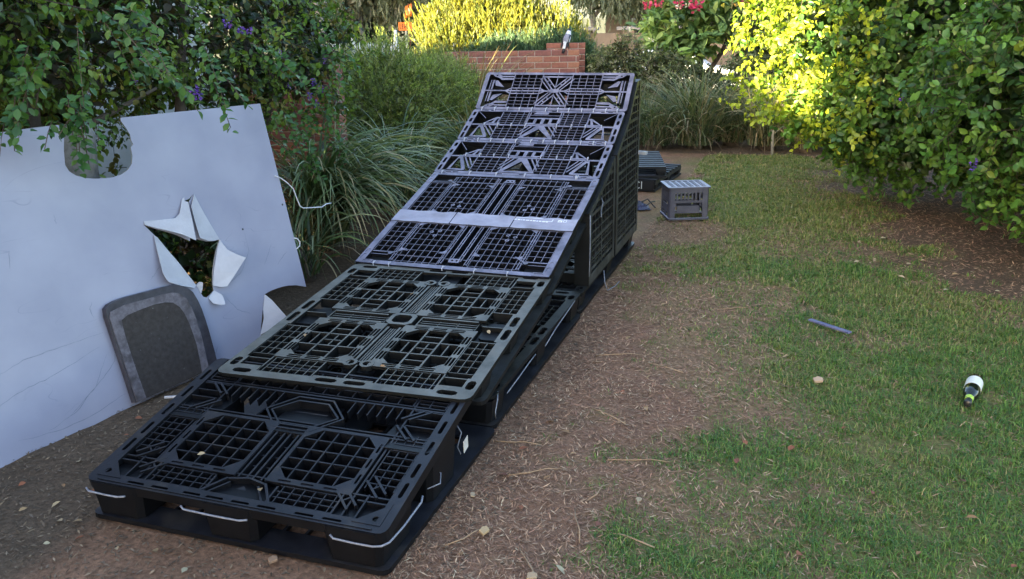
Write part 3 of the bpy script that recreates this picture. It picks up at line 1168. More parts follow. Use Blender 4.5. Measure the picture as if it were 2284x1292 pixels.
# side walls: pallets on edge, cut to the slope of the ramp
RY = [3.945, 5.056, 5.465, 5.815, 6.083]
RZ = [.402, .706, .862, 1.034, 1.272]


def ramp_z(y):
    return float(np.interp(y, RY, RZ))


def wall_panel(y0, y1, x, z0, label, seed, bars):
    root = thing('side_pallet', label, 'pallet', (x, y0, z0), (0, 0, 0), 'pallets on edge closing the right side of the ramp')
    top = lambda y: ramp_z(min(y, 6.083)) - .055 - z0
    L = y1 - y0
    fr = MB()
    # frame: front post, back post, bottom rail, sloping top rail

    def seg(ya, za, yb, zb, w, t, xo=0.0):
        n = Vector((0, yb - ya, zb - za))
        n.normalize()
        px = Vector((0, -n.z, n.y)) * w / 2
        a, b = Vector((xo, ya, za)), Vector((xo, yb, zb))
        vs = [a - px, b - px, b + px, a + px]
        q = [Vector((v.x - t, v.y, v.z)) for v in vs]
        return [tuple(v) for v in vs + q]
    fs = [(0, 1, 2, 3), (7, 6, 5, 4), (1, 0, 4, 5), (2, 1, 5, 6), (3, 2, 6, 7), (0, 3, 7, 4)]
    ms = [1, 0, 0, 0, 0, 0]
    for (ya, za, yb, zb, w, t, xo) in ((.025, 0, .025, top(y0 + .025), .05, .09, .004), (L - .025, 0, L - .025, top(y1 - .025), .05, .09, .004), (.052, .03, L - .052, .03, .06, .08, .003)):
        fr.add(seg(ya, za, yb, zb, w, t, xo), fs, ms)
    n = 6
    for k in range(n):
        ya, yb = L * k / n, L * (k + 1) / n
        fr.add(seg(ya, top(y0 + ya) - .01, yb, top(y0 + yb) - .01, .035, .085, .0015), fs, ms)
    fr.build('frame', PLS, root)
    lt = MB()
    k = 0
    zz = .085
    while zz < top(y1) - .02:
        # where does this bar meet the slope
        ya = .05
        while top(y0 + ya) - .03 < zz and ya < L - .06:
            ya += .02
        if ya < L - .08:
            wide = .020 if k % 3 == 0 else .008
            lt.add(seg(ya, zz, L - .05, zz, wide, .05 if k % 3 == 0 else .03, 0.0), fs, ms)
        zz += bars
        k += 1
    lt.build('lattice', PLS, root)
    vb = MB()
    nv = max(3, int(L / .085))
    for q in range(1, nv):
        yy = L * q / nv
        wide = .022 if q % 4 == 0 else .007
        vb.add(seg(yy, .06, yy, top(y0 + yy) - .02, wide, .04, -.002), fs, ms)
    vb.build('upright_bars', PLS, root)
    # a finer mesh low down
    fm = MB()
    for q in range(int(L / .035)):
        yy = .06 + q * .035
        if yy < L - .06:
            fm.add(seg(yy, .07, yy, min(.30, top(y0 + yy) - .05), .005, .02, -.006), fs, ms)
    for q in range(6):
        zz = .08 + q * .035
        fm.add(seg(.05, zz, L - .05, zz, .005, .018, -.0045), fs, ms)
    fm.build('fine_mesh', PLS, root)
    return root


wall_panel(4.72, 5.42, -1.140, .124, 'lower of the two pallets standing on edge along the side of the ramp', 1, .055)
wall_panel(5.43, 6.20, -1.132, .124, 'taller of the two pallets standing on edge, at the high end of the ramp', 2, .050)
# pallet on edge across the back and one across the middle, seen through the meshes
for (yy, lab) in ((6.13, 'upright black pallet closing the back of the ramp'), (4.80, 'upright black pallet standing inside the ramp below the faded chevrons')):
    rt_ = thing('inner_pallet', lab, 'pallet', (-2.24, yy, .124), (0, 0, 0), 'upright pallets inside the ramp')
    hh = ramp_z(min(yy, 6.06)) - .19 - .0
    f = MB()
    f.box(0, 1.08, -.04, .0, 0, .06, 0)
    f.box(0, 1.08, -.041, .001, hh - .05, hh, 0)
    for xx in (0, .30, .52, .74, 1.03):
        f.box(xx, xx + .05, -.039, -.001, .06, hh - .05, 0)
    f.build('frame', PLS, rt_)
    g = MB()
    for k in range(int(hh / .07)):
        g.box(.01, 1.07, -.03, -.012, .08 + k * .07, .088 + k * .07, 0)
    g.build('lattice', PLS, rt_)
# plank end poking out behind the ramp
pk = MB()
pk.box(-.05, .06, -.02, .02, -.012, .012)
o = pk.build('timber_offcut', noisy('grey_timber', (.30, .29, .30), (.45, .44, .46), 14, .7), None, bevel=.003)
o.location = (-1.125, 6.185, .705)
o.rotation_euler = (0, 0, R(-20))
tag(o, 'pale grey end of a board poking out behind the tall end of the ramp', 'offcut')

# ------------------------------------------------------------------ cable ties over the seams of the ramp
TIE_MESH = MB()
TIE_MESH.tube([(0, -.020, -.012), (0, -.019, .004), (0, -.010, .0075), (0, .010, .0075), (0, .019, .004), (0, .020, -.012)], .0030, 5)
TIE_MESH.box(-.0045, .0045, -.006, .003, .006, .0135)
tie0 = TIE_MESH.build('cable_tie', WHITE_TIE, None, smooth=False)
used = [False]


def tie(loc, slope, yaw_=0.0, label='', group='', s=1.0):
    o = tie0 if not used[0] else tie0.copy()
    if used[0]:
        COL.objects.link(o)
    used[0] = True
    o.location = loc
    o.rotation_euler = (slope, 0, yaw_)
    o.scale = (s, s, s)
    tag(o, label, 'cable tie', group)


def seam(y, z, slope, xs_, label, group, s=1.0):
    for kk, xx in enumerate(sorted(xs_)):
        tie((-2.255 + xx, y + random.uniform(-.003, .003), z), slope, R(random.uniform(-8, 8)), ORD[kk] + ' from the left, ' + label, group, s)


base_x = [.06, .155, .25, .34, .43, .535, .62, .70, .79, .875, .96, 1.04]
seam(5.815, 1.038, R(33), base_x, 'white cable tie over the seam below the topmost ramp pallet', 'ties below the topmost ramp pallet')
seam(5.463, .866, R(23), base_x, 'white cable tie over the seam between the two chevron pallets', 'ties between the chevron pallets')
seam(5.054, .710, R(18), base_x[::2] + [.95], 'white cable tie over the seam below the lower chevron pallet', 'ties below the lower chevron pallet')
for (yy, zz, sl, rowl) in ((5.462 - .203 * math.cos(R(20.8)) + .0, .862 - .203 * math.sin(R(20.8)) - .0, 20.8, 'lower'), (5.465 + .193 * math.cos(R(26)), .862 + .193 * math.sin(R(26)), 26, 'upper')):
    seam(yy, zz + .003, R(sl), [.14, .24, .335, .44, .66, .765, .86, .97], 'white cable tie along the middle bar of the %s chevron pallet' % rowl, 'ties on the middle bar of the %s chevron pallet' % rowl, .85)
seam(3.945, .409, R(10), [.12, .21, .52, .70, .88], 'white cable tie behind the dusty olive pallet', 'ties at the back of the olive pallet', .8)

# loose pale cord knotted along the right edge of the ramp
cords = [
    ('short pale cord hanging from the right edge of the lowest pallet near its sticker', [(-1.165, 2.72, .17), (-1.150, 2.725, .14), (-1.158, 2.70, .09), (-1.150, 2.71, .055)]),
    ('pale cord end lying over the right rim of the lowest pallet', [(-1.27, 2.345, .17), (-1.225, 2.338, .172), (-1.185, 2.33, .160), (-1.160, 2.325, .175)]),
    ('bent pale cord sticking out under the middle of the lowest pallet', [(-1.170, 2.47, .12), (-1.130, 2.475, .105), (-1.118, 2.44, .085), (-1.150, 2.40, .080)]),
    ('pale cord looped on the right side where the olive pallet begins', [(-1.135, 3.10, .15), (-1.122, 3.06, .13), (-1.122, 3.03, .09), (-1.128, 3.05, .05)]),
    ('long pale cord running along the side of the ground pallet below the olive one', [(-1.128, 3.20, .10), (-1.122, 3.35, .115), (-1.122, 3.52, .125), (-1.128, 3.62, .118)]),
    ('pale cord along the side of the ground pallet behind the olive one', [(-1.128, 3.78, .10), (-1.120, 3.95, .135), (-1.122, 4.22, .150), (-1.128, 4.36, .150)]),
    ('white cord hanging beside the front post of the side pallets', [(-1.128, 4.70, .56), (-1.124, 4.69, .40), (-1.126, 4.69, .25), (-1.13, 4.70, .19)]),
    ('pale cord loop touching the ground at the foot of the side pallets', [(-1.12, 5.05, .13), (-1.10, 5.00, .06), (-1.09, 5.03, .008), (-1.06, 5.12, .012), (-1.05, 5.2, .02)]),
    ('knotted white cord at the top of the side pallets', [(-1.146, 5.05, .60), (-1.128, 5.03, .57), (-1.135, 5.01, .52), (-1.124, 4.97, .49)]),
]
for lab, pts in cords:
    b = MB()
    b.tube(pts, .0027, 5)
    o = b.build('cord', CORD, None, smooth=True)
    tag(o, lab, 'cord')

# white print on the band of the third pallet (too small to read in the picture)
pr = MB()
xw = .735
for k, wd in enumerate((.014, .016, .006, .013, .020, .012, .016, .010, .014, .017, .012)):
    pr.plate(rect(xw, xw + wd, .566 - k * .0009, .578 - k * .0009), [], .0006, .0092)
    xw += wd + .005
pr.plate(rect(.735, .90, .594, .598), [], .0006, .0094)
pr.plate(rect(.918, .960, .565, .569), [], .0006, .0094)
pr.plate(rect(.955, .959, .569, .596), [], .0006, .0090)
pr.plate(rect(.99, 1.015, .566, .590), [rect(.995, 1.008, .572, .578)], .0006, .0094)
pr.plate(rect(1.02, 1.04, .568, .594), [rect(1.024, 1.036, .572, .590)], .0006, .0094)
pr.build('print', noisy('white_print', (.66, .66, .72), (.8, .8, .84), 40, .6), p3)

# ------------------------------------------------------------------ torn white board leaning on the hedge
BO = Vector((-2.913, 2.19, 0.0))
BU = Vector((.16903, .98561, 0))
BV = Vector((-.1965, .0337, .97992))
BN = Vector((.96582, -.16564, .19937))
board_m = Matrix((BU, BV, BN)).transposed().to_4x4()
board_m.translation = BO

bmat, nt, p = base_mat('painted_board')
tc = nd(nt, 'ShaderNodeTexCoord')
n1 = nd(nt, 'ShaderNodeTexNoise')
n1.inputs['Scale'].default_value = 3.0
n1.inputs['Detail'].default_value = 7
nt.links.new(tc.outputs['Object'], n1.inputs['Vector'])
r1 = nd(nt, 'ShaderNodeValToRGB')
r1.color_ramp.elements[0].position = .3
r1.color_ramp.elements[0].color = (.265, .265, .345, 1)
r1.color_ramp.elements[1].position = .7
r1.color_ramp.elements[1].color = (.345, .34, .42, 1)
nt.links.new(n1.outputs['Fac'], r1.inputs['Fac'])
# thin scratches: stretched, bent noise ridges
mp = nd(nt, 'ShaderNodeMapping')
mp.inputs['Rotation'].default_value = (0, 0, R(32))
mp.inputs['Scale'].default_value = (.9, 3.6, 1)
nt.links.new(tc.outputs['Object'], mp.inputs['Vector'])
n2 = nd(nt, 'ShaderNodeTexNoise')
n2.inputs['Scale'].default_value = 1.6
n2.inputs['Detail'].default_value = 2
n2.inputs['Distortion'].default_value = .8
nt.links.new(mp.outputs['Vector'], n2.inputs['Vector'])
sb = nd(nt, 'ShaderNodeMath', operation='SUBTRACT')
sb.inputs[1].default_value = .5
nt.links.new(n2.outputs['Fac'], sb.inputs[0])
ab = nd(nt, 'ShaderNodeMath', operation='ABSOLUTE')
nt.links.new(sb.outputs[0], ab.inputs[0])
m2 = nd(nt, 'ShaderNodeMapRange')
m2.inputs['From Min'].default_value = .0
m2.inputs['From Max'].default_value = .004
m2.inputs['To Min'].default_value = 1.0
m2.inputs['To Max'].default_value = 0.0
nt.links.new(ab.outputs[0], m2.inputs['Value'])
n3 = nd(nt, 'ShaderNodeTexNoise')
n3.inputs['Scale'].default_value = 4.2
nt.links.new(tc.outputs['Object'], n3.inputs['Vector'])
m3 = nd(nt, 'ShaderNodeMapRange')
m3.inputs['From Min'].default_value = .5
m3.inputs['From Max'].default_value = .66
m3.inputs['To Max'].default_value = .55
nt.links.new(n3.outputs['Fac'], m3.inputs['Value'])
mu = nd(nt, 'ShaderNodeMath', operation='MULTIPLY')
nt.links.new(m2.outputs['Result'], mu.inputs[0])
nt.links.new(m3.outputs['Result'], mu.inputs[1])
mx = nd(nt, 'ShaderNodeMix', data_type='RGBA')
mx.inputs['B'].default_value = (.12, .13, .18, 1)
nt.links.new(mu.outputs[0], mx.inputs['Factor'])
nt.links.new(r1.outputs['Color'], mx.inputs['A'])
nt.links.new(mx.outputs['Result'], p.inputs['Base Color'])
p.inputs['Roughness'].default_value = .38
PAPER = noisy('torn_paper', (.40, .385, .42), (.47, .455, .49), 9, .75, .1, 70)
BACKING = noisy('board_back', (.20, .19, .17), (.30, .28, .25), 9, .8)

board = thing('board', 'big torn white sheet leaning against the left hedge with a star-shaped hole', 'board', (0, 0, 0))
board.matrix_world = board_m


def jag(pts, amp=.004, n=3):
    out = []
    for i, a in enumerate(pts):
        b = pts[(i + 1) % len(pts)]
        for k in range(n):
            t = k / n
            j = amp if k else 0
            out.append((a[0] + (b[0] - a[0]) * t + random.uniform(-j, j), a[1] + (b[1] - a[1]) * t + random.uniform(-j, j)))
    return out


outer = [(-.95, -.06), (1.42, -.05), (1.45, .028), (1.470, .09), (1.514, .177), (1.552, .250), (1.60, .256), (1.646, .256), (1.70, .253), (1.744, .246), (1.80, .232), (1.84, .215), (1.870, .203), (1.871, .7), (1.868, 1.252),
         (.982, 1.268), (.979, 1.253), (.993, 1.222), (1.006, 1.188), (1.003, 1.160), (1.008, 1.141), (.990, 1.127), (.987, 1.09), (.972, 1.055), (.941, 1.029), (.90, 1.015), (.851, 1.010), (.80, 1.014), (.762, 1.019), (.72, 1.03), (.682, 1.046), (.655, 1.07), (.646, 1.099), (.660, 1.16),
         (.683, 1.227), (.640, 1.245), (.673, 1.258), (.668, 1.270), (-.95, 1.262)]
star = [(.943, .768), (.997, .737), (1.050, .712), (1.108, .681), (1.173, .636), (1.190, .72), (1.214, .826), (1.198, .833), (1.236, .838), (1.267, .857), (1.230, .824), (1.219, .78), (1.212, .727), (1.211, .639), (1.268, .612), (1.310, .604), (1.351, .602), (1.318, .56), (1.287, .511), (1.26, .46), (1.239, .405), (1.232, .363), (1.205, .35), (1.179, .342), (1.160, .352), (1.153, .371),
        (1.158, .40), (1.165, .421), (1.148, .425), (1.135, .418), (1.11, .47), (1.075, .542), (1.03, .625), (.993, .696)]
sheet = MB()
sheet.plate(outer, [star], .006, 0.0)
sheet.build('sheet', [BACKING, bmat], board)


def flap(name, pts, hinge, lift, mat=PAPER, wob=.006):
    """a torn tongue of the face, hinged along two points of the board and peeled forward"""
    (ax, ay), (bx, by) = hinge
    hx, hy = bx - ax, by - ay
    hl = math.hypot(hx, hy)
    nxx, nyy = -hy / hl, hx / hl
    me = MB()
    tri = tessellate_polygon([[Vector((q[0], q[1], 0)) for q in pts]])
    vs, vb = [], []
    for q in pts:
        dd = abs((q[0] - ax) * nxx + (q[1] - ay) * nyy)
        z = .0035 + dd * lift + random.uniform(0, wob) * min(1, dd * 20)
        vs.append((q[0], q[1], z))
        vb.append((q[0], q[1], z - .0022))
    n = len(vs)
    fs = [tuple(t) for t in tri] + [tuple(x + n for x in t[::-1]) for t in tri]
    for i in range(n):
        j = (i + 1) % n
        fs.append((i, j, j + n, i + n))
    me.add(vs + vb, fs)
    return me.build(name, mat, board)


flap('paper_flap', [(.943, .768), (.946, .785), (1.02, .775), (1.109, .764), (1.141, .779), (1.165, .81), (1.188, .844), (1.205, .852), (1.198, .833), (1.214, .824), (1.19, .72), (1.171, .636), (1.108, .681), (1.05, .712), (.997, .737)], ((.943, .78), (1.188, .85)), .22)
flap('paper_flap', [(1.270, .856), (1.284, .80), (1.299, .747), (1.328, .665), (1.351, .604), (1.31, .605), (1.268, .613), (1.213, .640), (1.215, .73), (1.222, .80)], ((1.27, .86), (1.352, .60)), .20)
flap('paper_flap', [(.975, .711), (.962, .64), (.943, .532), (.950, .50), (.960, .480), (1.03, .445), (1.113, .410), (1.135, .419), (1.11, .47), (1.075, .543), (1.03, .625), (.993, .697)], ((.993, .697), (1.135, .419)), .28)
flap('paper_flap', [(1.351, .602), (1.364, .544), (1.395, .51), (1.433, .481), (1.36, .42), (1.294, .366), (1.265, .372), (1.234, .389), (1.26, .46), (1.288, .511), (1.318, .56)], ((1.351, .602), (1.234, .389)), .45)
flap('paper_flap', [(1.205, .350), (1.232, .364), (1.253, .334), (1.25, .31), (1.239, .286), (1.222, .286), (1.192, .305), (1.185, .335)], ((1.19, .34), (1.232, .364)), .6)
flap('paper_flap', [(1.135, .418), (1.150, .432), (1.165, .423), (1.160, .395), (1.150, .371)], ((1.135, .418), (1.150, .371)), .5)
flap('paper_flap', [(1.552, .250), (1.575, .21), (1.623, .086), (1.54, .07), (1.450, .053), (1.50, .13), (1.514, .177)], ((1.552, .25), (1.45, .05)), .35)
flap('paper_flap', [(.640, 1.245), (.675, 1.262), (.686, 1.24), (.684, 1.225)], ((.64, 1.25), (.684, 1.225)), .7)
# small screw holes
for (a, b_) in ((1.60, 1.225), (1.845, .69), (1.52, .62)):
    h_ = MB()
    h_.plate(circ(a, b_, .006, 7), [], .001, .0012)
    h_.build('screw_hole', noisy('hole_dark', (.03, .03, .035), (.05, .05, .05), 20, .8), board)

# scuffs and scratches on the face
SCUFF = noisy('scuff', (.16, .17, .22), (.26, .27, .32), 30, .7)
for pl in ([(.112, .337), (.232, .36), (.413, .355), (.587, .354)], [(.227, .04), (.361, .068), (.484, .143), (.574, .257)], [(.095, .054), (.283, .023), (.434, .026), (.605, .056)], [(.893, .512), (.942, .543), (.971, .569)],
           [(1.525, .598), (1.523, .5), (1.443, .41), (1.316, .359)], [(1.792, .435), (1.701, .38)], [(1.69, .498), (1.606, .404)], [(1.167, .093), (1.137, .055), (1.103, .044)], [(.578, .496), (.559, .471), (.564, .432)],
           [(1.287, .32), (1.349, .228), (1.428, .179)], [(.528, .901), (.526, .862)], [(.298, .799), (.279, .729)], [(.63, .30), (.60, .214), (.51, .154), (.315, .056)], [(.02, .20), (.15, .24), (.30, .25), (.55, .30)]):
    pts = []
    for q in range(len(pl) - 1):
        for k in range(6):
            t = k / 6
            pts.append((pl[q][0] + (pl[q + 1][0] - pl[q][0]) * t + random.uniform(-.002, .002), pl[q][1] + (pl[q + 1][1] - pl[q][1]) * t + random.uniform(-.003, .003)))
    pts.append(pl[-1])
    n_ = len(pts)
    lo_, hi_ = [], []
    for q, (px, py) in enumerate(pts):
        a_ = pts[max(q - 1, 0)]
        b2_ = pts[min(q + 1, n_ - 1)]
        l_ = math.hypot(b2_[0] - a_[0], b2_[1] - a_[1]) or 1
        wd = .0011 * math.sin(math.pi * (q + .4) / n_) + .0003
        nx_, ny_ = -(b2_[1] - a_[1]) / l_ * wd, (b2_[0] - a_[0]) / l_ * wd
        lo_.append((px + nx_, py + ny_, .0008))
        hi_.append((px - nx_, py - ny_, .0008))
    sk = MB()
    sk.add(lo_ + hi_, [(q, q + n_, q + 1 + n_, q + 1) for q in range(n_ - 1)])
    sk.build('scuff', SCUFF, board)


def bpt(a, b_, c_=0.0):
    return BO + BU * a + BV * b_ + BN * c_


WIRE = noisy('white_wire', (.50, .50, .55), (.6, .6, .64), 30, .4)
w_ = MB()
w_.tube([bpt(1.835, .855, .004), bpt(1.87, .835, .012), bpt(1.90, .805, .02), bpt(1.937, .762, .02), bpt(1.945, .714, .02), bpt(1.956, .659, .02), bpt(1.975, .642, .02), bpt(2.06, .628, .02), bpt(2.13, .617, .02), bpt(2.173, .627, .02), bpt(2.217, .624, .02)], .0033, 6)
tag(w_.build('wire', WIRE, None, smooth=True), 'bent white wire sticking out of the upper right edge of the torn board', 'wire')
w_ = MB()
w_.tube([bpt(1.862, .492, .003), bpt(1.882, .486, .008), bpt(1.897, .462, .01), bpt(1.892, .44, .008), bpt(1.862, .427, .003)], .0033, 6)
tag(w_.build('wire', WIRE, None, smooth=True), 'small white wire loop on the right edge of the torn board', 'wire')
w_ = MB()
w_.tube([(-2.69, 2.88, .012), (-2.56, 2.95, .010), (-2.47, 3.0, .010)], .0065, 6)
tag(w_.build('stick', WIRE, None, smooth=True), 'thin white stick on the ground between the dark seat panel and the ramp', 'stick')

# dark upholstered panel standing against the board
pan = thing('seat_panel', 'dark brown rounded seat panel with a worn grey border propped against the torn board', 'seat panel', (0, 0, 0))
pan.matrix_world = board_m
out = [(.614, .006), (.611, .179), (.606, .341), (.604, .42), (.610, .456), (.632, .470), (.665, .476), (.721, .477), (.80, .473), (.866, .469), (.93, .466), (.98, .461), (1.015, .452), (1.039, .438), (1.062, .42), (1.081, .398), (1.096, .35), (1.105, .303), (1.109, .25), (1.111, .195), (1.111, .077), (1.108, .004)]
mid = [(.622, .006), (.619, .18), (.614, .34), (.613, .41), (.624, .436), (.70, .446), (.80, .440), (.90, .436), (.965, .428), (1.005, .412), (1.030, .38), (1.045, .33), (1.052, .27), (1.056, .195), (1.052, .10), (1.046, .004)]
inn = [(.672, .006), (.662, .187), (.660, .32), (.664, .385), (.70, .398), (.77, .402), (.85, .403), (.908, .396), (.950, .382), (.980, .35), (.997, .31), (1.006, .263), (1.012, .2), (1.014, .143), (1.008, .07), (1.000, .004)]
DARK = noisy('dark_edge', (.018, .014, .020), (.05, .045, .055), 14, .5)
WORN = noisy('worn_border', (.08, .068, .076), (.17, .15, .17), 40, .8, .15, 120, lo=.3, hi=.7, c3=(.06, .05, .055), s3=14, lo3=.52, hi3=.66)
FABRIC = noisy('brown_fabric', (.026, .020, .018), (.046, .037, .034), 45, .9, .2, 300, c3=(.12, .11, .11), s3=55, lo3=.70, hi3=.74)
b = MB()
b.plate(out, [], .03, .036)
b.build('shell', DARK, pan, bevel=.006)
b = MB()
b.plate(mid, [inn], .006, .0405)
b.build('worn_border', WORN, pan, bevel=.002)
b = MB()
b.plate(inn, [], .006, .0395)
b.build('pad', FABRIC, pan)

# grey cut stump behind the notch of the board
g = thing('tree_stump', 'pale grey cut stump showing through the notch in the torn board', 'stump', (0, 0, 0))
st = MB()
cx, cy = bpt(.84, 1.10, -.30).x, bpt(.84, 1.10, -.30).y
prof = [(0, .17), (.3, .15), (.7, .145), (1.0, .15), (1.16, .165), (1.20, .150)]
vs, fs = [], []
for zz, rr in prof:
    for k in range(14):
        a = 2 * math.pi * k / 14
        q = rr * (1 + .08 * math.sin(3 * a + zz * 2) + .04 * math.sin(7 * a))
        vs.append((cx + q * math.cos(a), cy + q * math.sin(a), zz))
for i in range(len(prof) - 1):
    for k in range(14):
        fs.append((i * 14 + k, i * 14 + (k + 1) % 14, (i + 1) * 14 + (k + 1) % 14, (i + 1) * 14 + k))
st.add(vs, fs)
ct = MB()
ct.add([(v_[0], v_[1], 1.199) for v_ in vs[-14:]], [tuple(range(14))])
ct.build('cut_face', noisy('cut_wood', (.22, .19, .16), (.32, .28, .24), 12, .9), g)
st.build('trunk', noisy('grey_bark', (.10, .09, .08), (.24, .22, .20), 9, .9, .6, 40), g, smooth=True)

# ------------------------------------------------------------------ vegetation
FPX = 1900.0


def at_y(px, py, Y):
    """the point at distance Y along the lawn that the photograph shows at (px, py)"""
    r_ = fw + rt2 * ((px - 1142) / FPX) - up2 * ((py - 646) / FPX)
    return Vector((0, 0, CAM_H)) + r_ * (Y / r_.y)


LEAF = leaf_material('broad_leaf', rough=.42, transl=.38, spec=.45)
LEAF_FAR = leaf_material('distant_leaf', rough=.6, transl=.35, spec=.3)
STRAP = leaf_material('strap_leaf', rough=.45, transl=.22, spec=.4)
BARK = noisy('brown_bark', (.055, .038, .028), (.13, .095, .07), 12, .9, .5, 50)
PALEBARK = noisy('pale_bark', (.20, .165, .14), (.34, .29, .25), 6, .9, .4, 30)
PETAL = leaf_material('petal', rough=.6, transl=.3, spec=.2)


def crown_tips(ells, n, fmin=.70, fmax=1.04, low=-1.0, lump=.16, inside=.72):
    ells = [(np.array(c_, float), np.array(r_, float)) for c_, r_ in ells]
    ar = np.array([(r_[0] * r_[1] + r_[1] * r_[2] + r_[0] * r_[2]) for c_, r_ in ells])
    cnt = (n * ar / ar.sum()).astype(int)
    P, O = [], []
    for (c_, r_), m_ in zip(ells, cnt):
        u = unit(rng.normal(size=(int(m_ * 1.5), 3)))
        u = u[u[:, 2] > low][:m_]
        f = fmin + (fmax - fmin) * rng.uniform(0, 1, len(u)) ** .6
        ph = rng.uniform(0, 6.28, 3)
        f = f * (1 + lump * (np.sin(4.1 * u[:, 0] + ph[0]) * np.sin(4.7 * u[:, 1] + ph[1]) + .6 * np.sin(7.3 * u[:, 2] + ph[2] + 3 * u[:, 0])))
        p_ = c_ + u * r_ * f[:, None]
        ok = np.ones(len(p_), bool)
        for (c2, r2) in ells:
            if c2 is c_:
                continue
            ok &= (((p_ - c2) / r2) ** 2).sum(1) > inside ** 2
        P.append(p_[ok])
        O.append(unit(u / r_)[ok])
    return np.concatenate(P), np.concatenate(O)


def twigs(P, O, length, per, size, wr, pal, wts=None, kind='ovate', out=.7, rand=.6, grav=-.15, spread=.9, var=.3, fold=.18, curl=.12, back=True, nup=1.0, nout=.5):
    """leaves set alternately along short twigs at the given tips"""
    n = len(P)
    A = unit(O * out + rng.normal(size=(n, 3)) * rand * .6 + np.array([0, 0, grav]))
    ln = rng.uniform(.6, 1.3, n) * length
    t = (np.arange(per) + rng.uniform(0, 1, (n, per))) / per
    base = P[:, None, :] + A[:, None, :] * ((t - (.7 if back else 0)) * ln[:, None])[:, :, None]
    base = base + np.array([0, 0, -1]) * (t * t * ln[:, None] * max(0, -grav) * .5)[:, :, None]
    side = rng.normal(size=(n, per, 3))
    side = unit(side - (side * A[:, None, :]).sum(-1, keepdims=True) * A[:, None, :])
    D = unit(A[:, None, :] * (1 - spread * .5) + side * spread + np.array([0, 0, grav * .6]))
    N = unit(np.array([0, 0, nup]) + rng.normal(size=(n, per, 3)) * .45 + O[:, None, :] * nout)
    tw = pick_cols(n, pal, wts, var)
    C = tw[:, None, :] * (1 + .22 * rng.uniform(-1, 1, (n, per, 1)))
    m_ = n * per
    sz = rng.uniform(.65, 1.2, m_) * size
    arr = leaf_arrays(base.reshape(m_, 3), D.reshape(m_, 3), N.reshape(m_, 3), sz, wr, C.reshape(m_, 3), kind, fold, curl)
    return arr, A, ln


def twig_sticks(P, A, ln, rad, col):
    """three-sided sticks for the twigs themselves"""
    n = len(P)
    S = unit(np.cross(A, np.array([.3, .2, .9])))
    T = np.cross(A, S)
    a = P - A * (ln * .9)[:, None]
    b = P + A * (ln * .25)[:, None]
    vs = []
    for k in range(3):
        an = 2.094 * k
        o = (S * math.cos(an) + T * math.sin(an)) * rad
        vs.append(a + o)
    for k in range(3):
        an = 2.094 * k
        o = (S * math.cos(an) + T * math.sin(an)) * rad * .4
        vs.append(b + o)
    V = np.stack(vs, 1).reshape(-1, 3)
    o = (np.arange(n) * 6)[:, None, None]
    F4 = (np.array([[0, 1, 4, 3], [1, 2, 5, 4], [2, 0, 3, 5]])[None] + o).reshape(-1, 4)
    return V, np.zeros((0, 3), int), F4, np.tile(np.array(col), (len(V), 1))


def limbs(root, name, specs, mat):
    """each limb its own tapered tube"""
    for pts, rads in specs:
        b = MB()
        b.tube(pts, rads, 7)
        b.build(name, mat, root, smooth=True)


def flower_spike(parent, loc, h, w, pal, n=26, name='flower_cluster'):
    t = rng.uniform(0, 1, n)
    az = rng.uniform(0, 6.28, n)
    rr = w * (1 - .55 * t) * rng.uniform(.15, .75, n)
    P = np.stack([rr * np.cos(az), rr * np.sin(az), -t * h], 1) + np.array(loc)
    D = unit(np.stack([np.cos(az), np.sin(az), rng.uniform(-.5, .6, n)], 1))
    N = unit(rng.normal(size=(n, 3)) + np.array([0, 0, 1]))
    arr = leaf_arrays(P, D, N, rng.uniform(.6, 1.2, n) * w * .8, .8, pick_cols(n, pal, None, .3), 'diamond')
    V, F, C = merge([arr])
    return np_mesh(name, V, F, C, PETAL, parent)


PURPLE = [(.16, .07, .42), (.24, .11, .52), (.11, .05, .33)]

# one leaf mesh in a few colours for the leaves that can be picked out singly
def single_leaf(name, col):
    V, F3, F4, C = leaf_arrays(np.zeros((1, 3)), np.array([[1., 0, 0]]), np.array([[0, 0, 1.]]), 1.0, .58, np.array([col]))
    me_o = np_mesh(name, V, [F3, F4], C, LEAF)
    me = me_o.data
    bpy.data.objects.remove(me_o)
    return me


LEAFMESH = [single_leaf('leaf', c_) for c_ in ((.050, .135, .030), (.075, .165, .036), (.040, .105, .030), (.095, .175, .040))]


def loose_leaves(parent, P, D, N, size):
    for q in range(len(P)):
        o = bpy.data.objects.new('leaf', LEAFMESH[int(rng.integers(0, 4))])
        link(o, parent)
        x_ = Vector(D[q]).normalized()
        y_ = Vector(N[q]).cross(x_).normalized()
        z_ = x_.cross(y_)
        mm = Matrix((x_, y_, z_)).transposed().to_4x4() @ Matrix.Diagonal((size[q], size[q], size[q], 1))
        mm.translation = Vector(P[q])
        o.matrix_local = mm


# ---- left hedge -------------------------------------------------
hedge = thing('flowering_hedge', 'dark leafy hedge with purple flowers hanging over the torn white board', 'hedge', (-3.9, 3.6, 0))
hroot = Vector((-3.9, 3.6, 0))


def loc_(P):
    return P - np.array(hroot)


